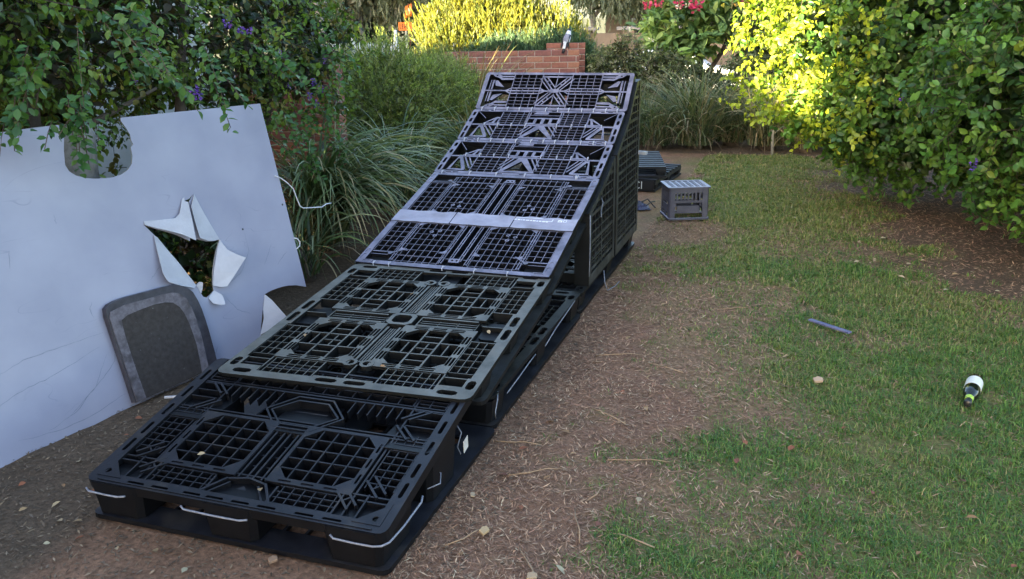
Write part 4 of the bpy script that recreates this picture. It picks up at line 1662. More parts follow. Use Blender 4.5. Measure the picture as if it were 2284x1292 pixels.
HELL = [((-3.95, 1.2, 1.70), (.95, 1.2, .88)), ((-4.0, .4, 2.15), (.85, .8, .92)), ((-4.35, .8, .6), (.6, 1.7, .8)), ((-3.72, 3.0, .42), (.34, 1.1, .5)), ((-3.6, 4.2, .40), (.3, .5, .5)), ((-3.92, 2.7, 1.80), (.84, 1.0, .80)), ((-3.95, 3.9, 1.78), (.80, 1.0, .82)), ((-3.95, 5.0, 1.68), (.78, .85, .85)), ((-3.82, 5.85, 1.42), (.62, .55, .62)), ((-4.9, 3.4, 1.8), (1.0, 2.6, 1.05)), ((-5.2, .6, 1.7), (1.2, 1.6, 1.0))]  # unseen near-end lobes added and shaped to block the low sun
P, O = crown_tips(HELL, 8000, .68, 1.04, low=-.95)
HPAL = [(.082, .150, .024), (.125, .200, .030), (.165, .230, .038), (.046, .086, .019), (.19, .170, .044)]
a1, A, ln = twigs(P, O, .17, 9, .048, .56, HPAL, [3, 3, 1.6, 3, 1], out=.55, rand=.9, grav=-.28, spread=.95)
sticks = twig_sticks(P, A, ln, .0022, (.06, .045, .03))
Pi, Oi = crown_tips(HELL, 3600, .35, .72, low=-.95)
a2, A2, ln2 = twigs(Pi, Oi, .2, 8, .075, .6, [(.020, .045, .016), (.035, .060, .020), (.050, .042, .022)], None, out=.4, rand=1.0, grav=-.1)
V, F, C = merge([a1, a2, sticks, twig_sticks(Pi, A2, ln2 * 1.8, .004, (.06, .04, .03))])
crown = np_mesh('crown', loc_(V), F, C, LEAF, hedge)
limbs(hedge, 'trunk', [
    ([(.10, -1.05, 0), (.14, -1.0, .6), (.06, -.95, 1.1), (.12, -.9, 1.7)], [.055, .048, .042, .025]),
    ([(-.05, -.25, 0), (.10, -.2, .7), (.05, -.1, 1.3), (-.1, .1, 1.9)], [.06, .05, .04, .02]),
    ([(-.1, .9, 0), (0, .95, .6), (.1, 1.0, 1.2), (.05, 1.2, 1.8)], [.05, .045, .035, .02]),
    ([(-.1, 1.9, 0), (-.05, 1.9, .6), (.1, 2.0, 1.1), (.2, 2.2, 1.5)], [.045, .04, .03, .015]),
    ([(.05, -.2, .8), (.25, .1, 1.15), (.35, .5, 1.3)], [.03, .02, .008]),
    ([(.1, -1, .7), (.32, -.8, 1.0), (.45, -.5, 1.15)], [.03, .02, .008]),
], BARK)
# hanging sprays in front of the board and at the far end of the hedge
spr = []
for (px, py, Y, dx, dy, L_) in ((165, 200, 2.75, 5, 60, .20), (180, 240, 2.75, 6, 50, .13), (150, 265, 2.72, 40, 30, .10), (195, 275, 2.75, 5, 40, .08), (60, 160, 2.6, -10, 60, .20), (110, 100, 2.7, -20, 40, .22), (310, 130, 3.0, 40, 25, .22), (290, 40, 2.9, 40, 40, .25), (230, 60, 2.85, 40, 50, .25),
                                (20, 235, 2.55, -10, 40, .10), (700, 260, 5.2, 30, 50, .30), (650, 250, 5.0, 40, 40, .3), (615, 235, 4.6, 20, 45, .2), (640, 330, 4.9, 60, 30, .22), (720, 200, 5.3, 15, 50, .3), (560, 110, 4.0, 40, 30, .3), (690, 80, 5.2, 40, 30, .35), (450, 110, 3.4, 40, 30, .3)):
    a_ = at_y(px, py, Y)
    dr = (at_y(px + dx, py + dy, Y) - a_).normalized()
    for q in range(3):
        st0 = np.array(a_) + rng.normal(size=3) * .04
        d0 = unit(np.array(dr) + rng.normal(size=3) * .28)
        m_ = max(7, int(L_ / .013))
        t = np.linspace(0, 1, m_)
        path = st0 + d0 * (t * L_)[:, None] + np.array([0, 0, -1]) * (t ** 2 * L_ * .35)[:, None]
        sd = unit(np.cross(np.tile(d0, (m_, 1)) + 1e-3, rng.normal(size=(m_, 3))))
        sd = sd * np.where(np.arange(m_) % 2 == 0, 1, -1)[:, None]
        Dl = unit(sd * .9 + d0 * .5 + np.array([0, 0, .05]))
        Nl = unit(np.array([.35, -.35, .9]) + rng.normal(size=(m_, 3)) * .3)
        spr.append((path, Dl, Nl, rng.uniform(.034, .052, m_)))
        b = MB()
        b.tube([tuple(v - np.array(hroot)) for v in path[::3]], .0018, 4)
        b.build('twig', BARK, hedge)
PL_, DL_, NL_, SL_ = (np.concatenate([s[k] for s in spr]) for k in range(4))
loose_leaves(crown, loc_(PL_), DL_, NL_, SL_)
for (px, py, Y, h, w) in ((505, 44, 3.7, .05, .022), (535, 60, 3.8, .03, .02), (555, 62, 3.8, .03, .018), (625, 112, 4.6, .045, .014), (724, 130, 5.4, .04, .012), (700, 175, 5.3, .05, .02), (715, 190, 5.4, .06, .02), (690, 205, 5.3, .06, .02), (705, 225, 5.3, .06, .02), (645, 185, 5.0, .04, .016), (302, 168, 3.0, .03, .012), (432, 190, 3.5, .05, .024), (440, 205, 3.5, .04, .02)):
    v = at_y(px, py, Y)
    flower_spike(hedge, (v.x - hroot.x, v.y - hroot.y, v.z), h, w, PURPLE)

# ---- right shrub ------------------------------------------------
RB = Vector((1.9, 7.3, 0))
shrub = thing('flowering_shrub', 'big rounded shrub on the right, its left flank bright yellow in the sun', 'shrub', tuple(RB))
RELL = [((1.22, 8.5, 1.62), (1.85, 1.5, 1.42)), ((2.32, 6.5, 1.15), (1.55, 1.30, 1.10)), ((1.05, 8.1, .88), (1.15, 1.0, .72)), ((2.7, 8.3, 1.9), (1.9, 1.8, 1.6))]
P, O = crown_tips(RELL, 12500, .70, 1.03, low=-.96, lump=.10)
k = (P[:, 2] > .12)
P, O = P[k], O[k]
RPAL = [(.070, .165, .030), (.105, .215, .036), (.145, .25, .038), (.042, .105, .026), (.20, .27, .04)]
# golden leaf colours on the left flank paint its sunlit glow, the rest stays green
sun_gold = rng.uniform(0, 1, len(P)) < np.clip((.72 - P[:, 0]) / 1.1, .0, .9) * np.clip((P[:, 2] - .25) / .5, .1, 1)
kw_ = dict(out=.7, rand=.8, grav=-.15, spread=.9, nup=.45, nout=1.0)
a1g, Ag, lng = twigs(P[sun_gold], O[sun_gold], .19, 9, .055, .56, [(.36, .41, .035), (.27, .35, .035), (.17, .27, .03)], [2.6, 2.2, 1.6], **kw_)
P0, O0 = P[sun_gold], O[sun_gold]
P, O = P[~sun_gold], O[~sun_gold]
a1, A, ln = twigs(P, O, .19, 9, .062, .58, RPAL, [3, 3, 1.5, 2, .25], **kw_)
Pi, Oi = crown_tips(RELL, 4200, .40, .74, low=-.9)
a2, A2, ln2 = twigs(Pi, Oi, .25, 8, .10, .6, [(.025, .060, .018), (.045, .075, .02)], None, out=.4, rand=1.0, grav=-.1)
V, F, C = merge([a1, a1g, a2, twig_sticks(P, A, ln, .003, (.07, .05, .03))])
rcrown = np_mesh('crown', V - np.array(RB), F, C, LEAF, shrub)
limbs(shrub, 'trunk', [([(0, 0, 0), (.05, .1, .5), (-.1, .3, 1.2)], [.07, .06, .03]), ([(-.3, .6, 0), (-.4, .7, .5), (-.5, .9, 1.2)], [.05, .045, .02]), ([(.5, -.3, 0), (.5, -.4, .5), (.6, -.6, 1.1)], [.055, .045, .02]), ([(-.1, 1.2, 0), (-.2, 1.2, .6), (-.3, 1.3, 1.2)], [.05, .04, .02]), ([(.2, -.7, 0), (.1, -.8, .4), (.0, -.9, .8)], [.03, .025, .012])], BARK)
# leaves on the near side that can be told apart
vw = unit(np.array([0, 0, CAM_H]) - P)
near = np.where(((O * vw).sum(1) > .15) & (P[:, 1] < 8.4))[0]
sel = rng.choice(near, 46, replace=False)
pp, dd, nn, ss = [], [], [], []
for q in sel:
    for w in range(4):
        pp.append(P[q] + O[q] * .08 + rng.normal(size=3) * .03)
        dd.append(unit(O[q] * .4 + rng.normal(size=3) * .6))
        nn.append(unit(np.array([0, -.4, 1]) + rng.normal(size=3) * .35))
        ss.append(rng.uniform(.048, .068))
loose_leaves(rcrown, np.array(pp) - np.array(RB), np.array(dd), np.array(nn), np.array(ss))
for (px, py, Y, h, w) in ((2174, 352, 5.45, .07, .022), (2012, 210, 6.9, .05, .02), (2084, 240, 6.2, .04, .018)):
    v = at_y(px, py, Y)
    flower_spike(shrub, tuple(v - RB), h, w, PURPLE)


# ---- strap-leaved clumps ----------------------------------------
def strap(center, n, lo, hi, droop=(1.0, 2.2), wid=.007, pal=None, wts=None, el=(50, 88), rad=.14, azc=None, azs=None, dead=0.0):
    m_ = 10
    az = rng.uniform(0, 6.283, n) if azc is None else azc + rng.normal(size=n) * azs
    e0 = np.radians(rng.uniform(el[0], el[1], n))
    L_ = rng.uniform(lo, hi, n)
    dr = rng.uniform(droop[0], droop[1], n)
    s = np.linspace(0, 1, m_)
    th = e0[:, None] - dr[:, None] * s[None] ** 1.6
    th = np.maximum(th, -1.35)
    ds = L_[:, None] / (m_ - 1)
    hx = np.concatenate([np.zeros((n, 1)), np.cumsum(np.cos(th[:, :-1]) * ds, 1)], 1)
    hz = np.concatenate([np.zeros((n, 1)), np.cumsum(np.sin(th[:, :-1]) * ds, 1)], 1)
    br = rad * np.sqrt(rng.uniform(0, 1, n))
    ba = rng.uniform(0, 6.283, n)
    bx, by = center[0] + br * np.cos(ba), center[1] + br * np.sin(ba)
    ca, sa = np.cos(az)[:, None], np.sin(az)[:, None]
    wig = rng.normal(size=(n, 1)) * .05 * s[None] ** 2
    X = bx[:, None] + hx * ca - wig * sa
    Y = by[:, None] + hx * sa + wig * ca
    Z = np.maximum(hz + center[2], .006)
    w = wid * rng.uniform(.7, 1.25, n)[:, None] * np.clip(1.15 - s[None] ** 3, .06, 1) * .5
    tw = rng.normal(size=n)[:, None] * .5
    sx, sy = -sa * np.cos(tw), ca * np.cos(tw)
    sz = np.sin(tw)
    A_ = np.stack([X + sx * w, Y + sy * w, Z + sz * w], -1)
    B_ = np.stack([X - sx * w, Y - sy * w, Z - sz * w], -1)
    V = np.stack([A_, B_], 2).reshape(-1, 3)
    ii_ = (np.arange(n) * m_ * 2)[:, None] + (np.arange(m_ - 1) * 2)[None]
    F4 = np.stack([ii_, ii_ + 1, ii_ + 3, ii_ + 2], -1).reshape(-1, 4)
    cc = pick_cols(n, pal, wts, .25)
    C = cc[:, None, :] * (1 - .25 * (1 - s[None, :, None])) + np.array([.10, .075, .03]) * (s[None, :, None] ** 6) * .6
    C = np.repeat(C, 2, axis=1).reshape(-1, 3)
    return V, np.zeros((0, 3), int), F4, C


def strap_mesh(parent, parts, off, name='leaves'):
    V = np.concatenate([q[0] for q in parts])
    o = 0
    F = []
    for q in parts:
        F.append(q[2] + o)
        o += len(q[0])
    C = np.concatenate([q[3] for q in parts])
    return np_mesh(name, V - np.array(off), [np.concatenate(F)], C, STRAP, parent)


GREY = [(.15, .20, .095), (.095, .145, .055), (.24, .265, .145), (.30, .24, .125), (.045, .080, .027)]
GW = [3, 3, 1.5, .8, 2]


def clump(label, c_, parts, dead=40, deadlen=(.3, .7), crownz=.06):
    t = thing('strap_grass', label, 'grass clump', (c_[0], c_[1], 0))
    strap_mesh(t, parts, (c_[0], c_[1], 0))
    if dead:
        dl = strap(c_, dead, deadlen[0], deadlen[1], (1.6, 3.2), .009, [(.26, .20, .12), (.20, .14, .09), (.33, .27, .18)], None, (25, 75), .16)
        strap_mesh(t, [dl], (c_[0], c_[1], 0), 'dead_leaves')
    st_ = MB()
    st_.tube([(0, 0, -.02), (.01, 0, .10), (0, .01, .2)], [.12, .09, .03], 8)
    st_.build('crown_base', BARK, t, smooth=True)
    return t


c1 = (-3.42, 5.55, .05)
clump('long arching strap grass clump just right of the torn white board', c1, [
    strap(c1, 230, .85, 1.4, (1.4, 2.3), .0155, GREY, GW, (52, 84), .16),
    strap(c1, 230, .95, 1.5, (1.6, 2.4), .0160, GREY, GW, (50, 78), .16, -.55, .5)], 50)
c1 = (-3.15, 4.75, .03)
clump('low strap grass at the bottom right corner of the torn white board', c1, [strap(c1, 110, .5, 1.0, (1.5, 2.5), .0135, GREY, GW, (45, 84), .14)], 14)
c1 = (-3.35, 6.75, .05)
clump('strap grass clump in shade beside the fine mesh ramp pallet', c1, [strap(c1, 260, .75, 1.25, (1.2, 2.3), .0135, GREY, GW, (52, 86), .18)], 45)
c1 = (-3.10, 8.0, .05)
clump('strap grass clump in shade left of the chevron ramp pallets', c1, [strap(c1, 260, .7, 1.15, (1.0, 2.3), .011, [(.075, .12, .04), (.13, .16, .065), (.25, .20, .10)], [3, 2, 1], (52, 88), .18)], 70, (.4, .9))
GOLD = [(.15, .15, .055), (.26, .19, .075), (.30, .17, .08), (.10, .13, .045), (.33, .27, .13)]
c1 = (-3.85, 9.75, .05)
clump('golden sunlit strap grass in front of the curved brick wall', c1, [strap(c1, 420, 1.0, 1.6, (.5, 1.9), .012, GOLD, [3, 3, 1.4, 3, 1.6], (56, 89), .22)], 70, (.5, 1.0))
c1 = (-3.30, 8.75, .05)
clump('straw-coloured strap grass just left of the topmost ramp pallet', c1, [strap(c1, 260, .8, 1.3, (.8, 2.2), .011, GOLD, [3, 2, 1, 3, 2], (55, 88), .18)], 40)
BEDG = [(.12, .17, .075), (.17, .21, .10), (.25, .235, .125), (.34, .27, .16), (.05, .078, .034)]
BEDW = [3, 3, 1.6, 1.2, 2]
c1 = (-1.35, 11.35, .05)
clump('large dark fountain of strap grass at the far edge of the lawn', c1, [strap(c1, 520, .85, 1.25, (.5, 1.9), .011, BEDG, BEDW, (40, 88), .25)], 60, (.5, 1.0))
c1 = (-.45, 11.5, .05)
clump('brownish strap grass at the far lawn edge nearest the wooden stake', c1, [strap(c1, 360, .8, 1.15, (.4, 1.9), .010, BEDG, [2, 3, 3, 2.4, 2], (48, 88), .24)], 45, (.4, .9))
c1 = (-2.15, 11.6, .05)
clump('strap grass at the far lawn edge half hidden by the top of the ramp', c1, [strap(c1, 300, .6, .95, (.5, 1.9), .010, BEDG, BEDW, (45, 88), .2)], 30, (.4, .8))
c1 = (-.92, 11.75, .05)
clump('dark strap grass between the two fountains at the far lawn edge', c1, [strap(c1, 320, .7, 1.1, (.5, 1.9), .011, BEDG, [3, 2, 1, 1, 3], (46, 88), .24)], 30, (.4, .8))
c1 = (-1.85, 11.2, .05)
clump('low strap grass at the far lawn edge just right of the ramp top', c1, [strap(c1, 300, .6, .95, (.7, 2.1), .010, BEDG, [3, 2, 1, 1, 3], (42, 86), .24)], 40, (.4, .8))
c1 = (.0, 11.35, .05)
clump('low straw-tipped strap grass right of the wooden stake', c1, [strap(c1, 260, .55, .9, (.7, 2.1), .010, BEDG, [2, 2, 2, 2, 2], (42, 86), .22)], 40, (.4, .8))
c1 = (.45, 11.6, .05)
clump('strap grass at the far lawn edge beside the yellow flank of the right shrub', c1, [strap(c1, 260, .7, 1.05, (.5, 1.9), .010, BEDG, BEDW, (48, 88), .2)], 30, (.4, .8))


# ---- other shrubs and trees --------------------------------------
def bush(name, label, cat, root, ells, n, length, per, size, wr, pal, wts=None, kind='diamond', trunks=(), mat=None, low=-.9, grav=-.1, out=.7, rand=.7, spread=.9, lump=.16, fmin=.6, group=None, bark=None, sticks_=None, zmin=.05, fill=None):
    t = thing(name, label, cat, tuple(root), group=group)
    P, O = crown_tips(ells, n, fmin, 1.05, low=low, lump=lump)
    k = P[:, 2] > zmin
    P, O = P[k], O[k]
    a, A, ln = twigs(P, O, length, per, size, wr, pal, wts, kind, out, rand, grav, spread)
    ps = [a]
    if sticks_:
        ps.append(twig_sticks(P, A, ln, sticks_[0], sticks_[1]))
    if fill:
        Pf, Of = crown_tips(ells, fill[0], .35, .84, low=low, lump=lump)
        kf = Pf[:, 2] > zmin
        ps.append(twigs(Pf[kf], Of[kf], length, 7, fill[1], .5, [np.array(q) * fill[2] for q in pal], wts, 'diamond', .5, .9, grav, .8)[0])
    V, F, C = merge(ps)
    np_mesh('crown', V - np.array(root), F, C, mat or LEAF_FAR, t)
    limbs(t, 'trunk', trunks, bark or BARK)
    return t


bush('feathery_shrub', 'soft feathery green shrub behind the arching strap grass', 'shrub', (-4.1, 8.3, 0),
     [((-4.25, 8.3, .78), (.80, .9, .74)), ((-4.0, 8.95, .66), (.62, .72, .64)), ((-4.9, 8.2, .75), (.6, .8, .66))], 8000, .17, 15, .034, .22,
     [(.25, .33, .07), (.33, .38, .095), (.16, .23, .055), (.36, .36, .13)], [3, 2.4, 2, 1], 'needle', [([(0, 0, 0), (.05, .1, .4), (0, .2, .8)], [.04, .03, .015])], LEAF, grav=.25, out=.6, rand=.5, spread=.7, fmin=.62, sticks_=(.0022, (.06, .09, .03)), fill=(1500, .06, .45))
bush('feathery_shrub', 'pale feathery shrub growing over the brick wall beside the picket fence', 'shrub', (-5.6, 11.4, 0),
     [((-5.7, 11.4, .64), (.9, .7, .56)), ((-6.6, 11.6, .60), (.8, .7, .54)), ((-4.8, 11.3, .62), (.6, .5, .55))], 4500, .2, 14, .042, .24,
     [(.22, .25, .08), (.28, .29, .10), (.16, .19, .06)], None, 'needle', [([(0, 0, 0), (.05, .1, .4), (0, .2, .8)], [.04, .03, .015])], LEAF, grav=.35, out=.6, rand=.5, spread=.6, sticks_=(.003, (.09, .10, .04)), fill=(1500, .08, .5))
bush('golden_shrub', 'tall golden sunlit shrub with upright plumes behind the curved brick wall', 'shrub', (-4.9, 13.6, 0),
     [((-5.5, 13.6, 1.35), (.75, .6, .80)), ((-4.7, 13.8, 1.45), (.7, .6, .85)), ((-3.95, 14.0, 1.15), (.55, .5, .75)), ((-5.0, 13.7, 2.0), (.5, .5, .6))], 3800, .30, 22, .050, .24,
     [(.27, .27, .035), (.20, .23, .04), (.11, .16, .04)], [3, 2, 1], 'needle', [([(0, 0, 0), (.05, .1, .7), (0, .2, 1.4)], [.06, .04, .02])], LEAF, grav=.9, out=.4, rand=.4, spread=.45, lump=.25, sticks_=(.003, (.12, .12, .04)), fill=(1200, .09, .5))
bush('green_shrub', 'blue green needle shrub behind the brick wall below the gap of sky', 'shrub', (-3.6, 13.6, 0),
     [((-3.75, 13.3, .95), (.75, .5, .55)), ((-4.6, 13.1, .95), (.7, .5, .45))], 2600, .26, 18, .050, .24,
     [(.085, .16, .085), (.12, .19, .095), (.06, .11, .06)], None, 'needle', [([(0, 0, 0), (.05, .1, .4), (0, .2, .8)], [.04, .03, .015])], LEAF, grav=.6, out=.5, rand=.4, spread=.5, sticks_=(.003, (.05, .07, .03)), fill=(900, .09, .6))
bush('cream_shrub', 'low shrub with pale cream tips right of the brick wall end', 'shrub', (-2.4, 12.6, 0),
     [((-2.62, 12.7, .72), (.52, .5, .62)), ((-2.0, 12.8, .66), (.55, .5, .56))], 1500, .14, 9, .048, .45,
     [(.20, .23, .09), (.32, .31, .17), (.13, .16, .07), (.42, .37, .24)], [3, 2, 3, .8], 'diamond', [([(0, 0, 0), (.05, .1, .3), (0, .2, .6)], [.03, .02, .012])], sticks_=(.003, (.12, .09, .07)), fill=(700, .08, .4))
bush('dark_hedge', 'dark clipped hedge behind the strap grass at the far lawn edge', 'hedge', (-.6, 12.9, 0),
     [((-1.5, 12.9, .50), (.75, .5, .52)), ((-.6, 12.9, .52), (.8, .5, .55)), ((.3, 12.9, .72), (.85, .5, .72)), ((1.5, 12.7, .7), (.9, .6, .8))], 2600, .12, 9, .042, .5,
     [(.065, .09, .038), (.095, .12, .05), (.13, .14, .065)], None, 'diamond', [([(0, 0, 0), (.05, .1, .3), (0, .2, .6)], [.03, .02, .012])], sticks_=(.003, (.07, .05, .04)), fill=(1500, .09, .6))
fr = bush('frangipani_tree', 'broad-leaved tree with pink blooms above the far hedge', 'tree', (-1.7, 14.5, 0),
     [((-1.95, 14.5, 1.55), (.75, .7, .60)), ((-1.2, 14.8, 1.75), (.7, .7, .6)), ((-2.1, 14.4, 1.1), (.45, .5, .35))], 330, .2, 7, .20, .34,
     [(.26, .40, .12), (.22, .36, .13), (.34, .44, .13), (.14, .24, .10)], None, 'ovate', [([(0, 0, 0), (.05, 0, .7), (-.1, 0, 1.4)], [.06, .05, .03]), ([(.05, 0, .6), (.35, .1, 1.1), (.5, .2, 1.6)], [.045, .035, .02])], grav=.1, bark=BARK, fill=(300, .16, .6))
for (px, py) in ((1552, 10), (1560, 4), (1515, 4), (1445, 3), (1470, 2), (1548, 0)):
    v = at_y(px, py, 13.55)
    flower_spike(fr, tuple(v - Vector((-1.7, 14.5, 0))), .10, .075, [(.62, .05, .16), (.70, .10, .20)], 22)
for (px, py) in ((1514, 12), (1408, 62), (1452, 86), (1534, 8)):
    v = at_y(px, py, 13.5)
    flower_spike(fr, tuple(v - Vector((-1.7, 14.5, 0))), .06, .045, [(.75, .70, .50), (.8, .78, .7)], 16)
lf = bush('leafy_tree', 'grey green tree between the pink blooms and the yellow shrub flank', 'tree', (-.5, 14.6, 0),
     [((-.55, 14.4, 1.55), (.75, .6, .75)), ((.3, 14.6, 1.6), (.8, .6, .9)), ((-.5, 13.9, .95), (.7, .45, .5))], 1500, .2, 9, .07, .42,
     [(.19, .235, .12), (.24, .28, .15), (.13, .17, .09)], None, 'diamond', [([(0, 0, 0), (.05, 0, .7), (-.1, 0, 1.6)], [.06, .05, .02])], fill=(1500, .11, .6))
for (px, py, cc) in ((1612, 8, (.8, .66, .12)), (1644, 8, (.75, .45, .12)), (1660, 8, (.8, .62, .2)), (1650, 2, (.45, .07, .08)), (1664, 3, (.45, .07, .08))):
    v = at_y(px, py, 13.3)
    flower_spike(lf, tuple(v - Vector((-.5, 14.6, 0))), .05, .045, [cc], 14)

# ------------------------------------------------------------------ brick walls
BRICKS = [noisy('brick_red', (.24, .085, .055), (.34, .13, .085), 18, .85, .4, 90), noisy('brick_plum', (.20, .075, .06), (.28, .105, .08), 18, .85, .4, 90), noisy('brick_orange', (.32, .13, .075), (.40, .17, .10), 18, .85, .4, 90)]
MORTAR = noisy('mortar', (.42, .33, .27), (.55, .45, .38), 30, .95, .4, 120)
brick_me = []
for bm_ in BRICKS:
    b = MB()
    b.box(-.115, .115, -.055, .055, -.038, .038, 0)
    o = b.build('brick', bm_, None)
    bv = o.data
    bpy.data.objects.remove(o)
    bb = bmesh.new()
    bb.from_mesh(bv)
    bmesh.ops.bevel(bb, geom=bb.edges[:], offset=.004, segments=1, affect='EDGES')
    bb.to_mesh(bv)
    bb.free()
    brick_me.append(bv)


def brick_wall(name, label, a, b, courses, cat='wall', z0=0.0, rise=0.0):
    a, b = Vector(a), Vector(b)
    L = (b - a).length
    ang = math.atan2(b.y - a.y, b.x - a.x)
    t = thing(name, label, cat, (a.x, a.y, z0), (0, 0, ang))
    hh = courses * .086
    m_ = MB()
    m_.box(.006, L - .006, -.047, .047, -.3, hh - .012, 0)
    m_.build('mortar', MORTAR, t)
    for c_ in range(courses):
        x = -.12 if c_ % 2 else 0.0
        while x < L - .02:
            x0, x1 = max(x, 0), min(x + .23, L)
            if x1 - x0 > .04:
                o = bpy.data.objects.new('brick', brick_me[random.choice((0, 0, 1, 1, 2))])
                link(o, t)
                o.location = ((x0 + x1) / 2, random.uniform(-.002, .002), c_ * .086 + .038)
                o.scale = ((x1 - x0) / .23, 1, 1)
            x += .24
    return t


brick_wall('brick_wall', 'red brick garden wall that the magpie perches on', (-5.05, 11.85), (-3.20, 12.50), 14)
brick_wall('brick_pier', 'short raised brick pier behind the magpie', (-3.78, 12.80), (-3.22, 12.95), 15)
brick_wall('brick_wall', 'red brick wall end glimpsed between the left hedge and the strap grass', (-5.05, 6.95), (-3.93, 6.85), 15)

# ------------------------------------------------------------------ magpie on the wall
mg = thing('magpie', 'black and white magpie perched on the end of the brick wall', 'bird', (-3.36, 12.44, 1.204), (0, 0, R(72)))
BLK = noisy('black_feather', (.010, .010, .014), (.022, .022, .03), 40, .5)
WHT = noisy('white_feather', (.62, .62, .64), (.75, .75, .77), 40, .7)
GRY = noisy('grey_feather', (.17, .17, .22), (.26, .26, .32), 40, .7)
rings = [(-.115, -.050, .010, .022), (-.085, .010, .014, .026), (-.060, .060, .020, .028), (-.045, .095, .034, .036), (-.022, .130, .050, .048), (.005, .165, .054, .052), (.025, .198, .046, .046), (.038, .228, .034, .034), (.047, .250, .030, .030), (.060, .268, .028, .027), (.076, .268, .018, .018), (.092, .262, .008, .009), (.122, .252, .002, .002)]
b = MB()
n = 12
vs = []
for i, (x, z, rr, ry) in enumerate(rings):
    x2, z2 = rings[min(i + 1, len(rings) - 1)][:2]
    x1, z1 = rings[max(i - 1, 0)][:2]
    tx, tz = x2 - x1, z2 - z1
    l = math.hypot(tx, tz)
    nx, nz = -tz / l, tx / l
    for k in range(n):
        a = 2 * math.pi * k / n
        vs.append((x + nx * rr * math.cos(a), ry * math.sin(a), z + nz * rr * math.cos(a)))
fs, ms = [], []
for i in range(len(rings) - 1):
    for k in range(n):
        fs.append((i * n + k, i * n + (k + 1) % n, (i + 1) * n + (k + 1) % n, (i + 1) * n + k))
        back = k in (10, 11, 0, 1)
        wing = k in (8, 9, 2, 3)
        mi = 0
        if i in (0, 1):
            mi = 1 if (i == 1 and back) else 0
        elif i == 2:
            mi = 1 if back else 0
        elif i in (3, 4):
            mi = 2 if back else (1 if wing else 0)
        elif i == 5:
            mi = 2 if back else 0
        elif i in (6, 7):
            mi = 1 if back or wing else 0
        ms.append(2 if i >= 10 else mi)
fs.append(tuple(range(n))[::-1])
ms.append(0)
b.add(vs, fs, ms)
b.build('body', [BLK, WHT, GRY], mg, smooth=True)
for s in (-1, 1):
    w = MB()
    # folded wing: long tapering blade along the flank, white shoulder bar
    pts = [(.020, .185), (.002, .200), (-.030, .165), (-.062, .100), (-.090, .030), (-.080, .020), (-.040, .075), (.000, .130)]
    v_ = [(px, s * .056, pz) for px, pz in pts] + [(px, s * .046, pz) for px, pz in pts]
    m_ = len(pts)
    w.add(v_, [tuple(range(m_)), tuple(range(2 * m_ - 1, m_ - 1, -1))] + [(i, (i + 1) % m_, (i + 1) % m_ + m_, i + m_) for i in range(m_)])
    wo = w.build('wing', BLK, mg)
    w = MB()
    w.add([(.010, s * .0585, .185), (-.022, s * .0585, .160), (-.050, s * .0585, .105), (-.036, s * .0585, .100), (-.004, s * .0585, .150)], [(0, 1, 2, 3, 4)])
    w.build('wing_bar', WHT, wo)
    l_ = MB()
    l_.tube([(-.005, s * .022, .13), (.004, s * .024, .06), (-.004, s * .024, .008), (.022, s * .026, .004)], [.009, .005, .004, .003], 5)
    l_.build('leg', BLK, mg)
    e_ = MB()
    e_.plate(circ(0, 0, .004, 6), [], .002, 0)
    eo = e_.build('eye', noisy('eye_red', (.25, .06, .03), (.3, .08, .04), 10, .3), mg)
    eo.location = (.066, s * .0255, .274)
    eo.rotation_euler = (R(90 * s), 0, 0)

# ------------------------------------------------------------------ street beyond the garden (it lies a little lower)
STREET = -.45
ASPH = noisy('asphalt', (.050, .050, .052), (.075, .073, .072), 3, .9, .2, 60)
b = MB()
b.box(-60, 40, 24, 31, STREET - .2, STREET + .006)
tag(b.build('road', ASPH), kind='structure')
b = MB()
b.box(-60, 40, 21.5, 23.2, STREET - .2, STREET + .03)
tag(b.build('footpath', noisy('concrete_path', (.36, .30, .28), (.45, .38, .35), 2, .9)), kind='structure')

# picket fence
pf = thing('picket_fence', 'white picket fence across the street behind the feathery shrub', 'fence', (-15.6, 25.0, STREET))
PAINT = noisy('white_paint', (.72, .72, .72), (.82, .82, .82), 6, .6)
pk = MB()
pk.add([(-.024, -.008, 0), (.024, -.008, 0), (.024, -.008, 1.36), (0, -.008, 1.43), (-.024, -.008, 1.36), (-.024, .008, 0), (.024, .008, 0), (.024, .008, 1.36), (0, .008, 1.43), (-.024, .008, 1.36)],
       [(0, 1, 2, 3, 4), (9, 8, 7, 6, 5), (0, 5, 6, 1), (1, 6, 7, 2), (2, 7, 8, 3), (3, 8, 9, 4), (4, 9, 5, 0)])
o = pk.build('picket', PAINT, pf)
for k in range(1, 42):
    c_ = o.copy()
    COL.objects.link(c_)
    c_.parent = pf
    c_.location = (k * .079, random.uniform(-.004, .004), random.uniform(-.012, .012))
for zz in (.3, 1.05):
    r_ = MB()
    r_.box(-.1, 3.35, .010, .05, zz, zz + .09)
    r_.build('rail', PAINT, pf)
for xx in (.0, 1.78, 3.3):
    r_ = MB()
    r_.box(xx - .05, xx + .05, .052, .15, 0, 1.58)
    r_.build('post', PAINT, pf)

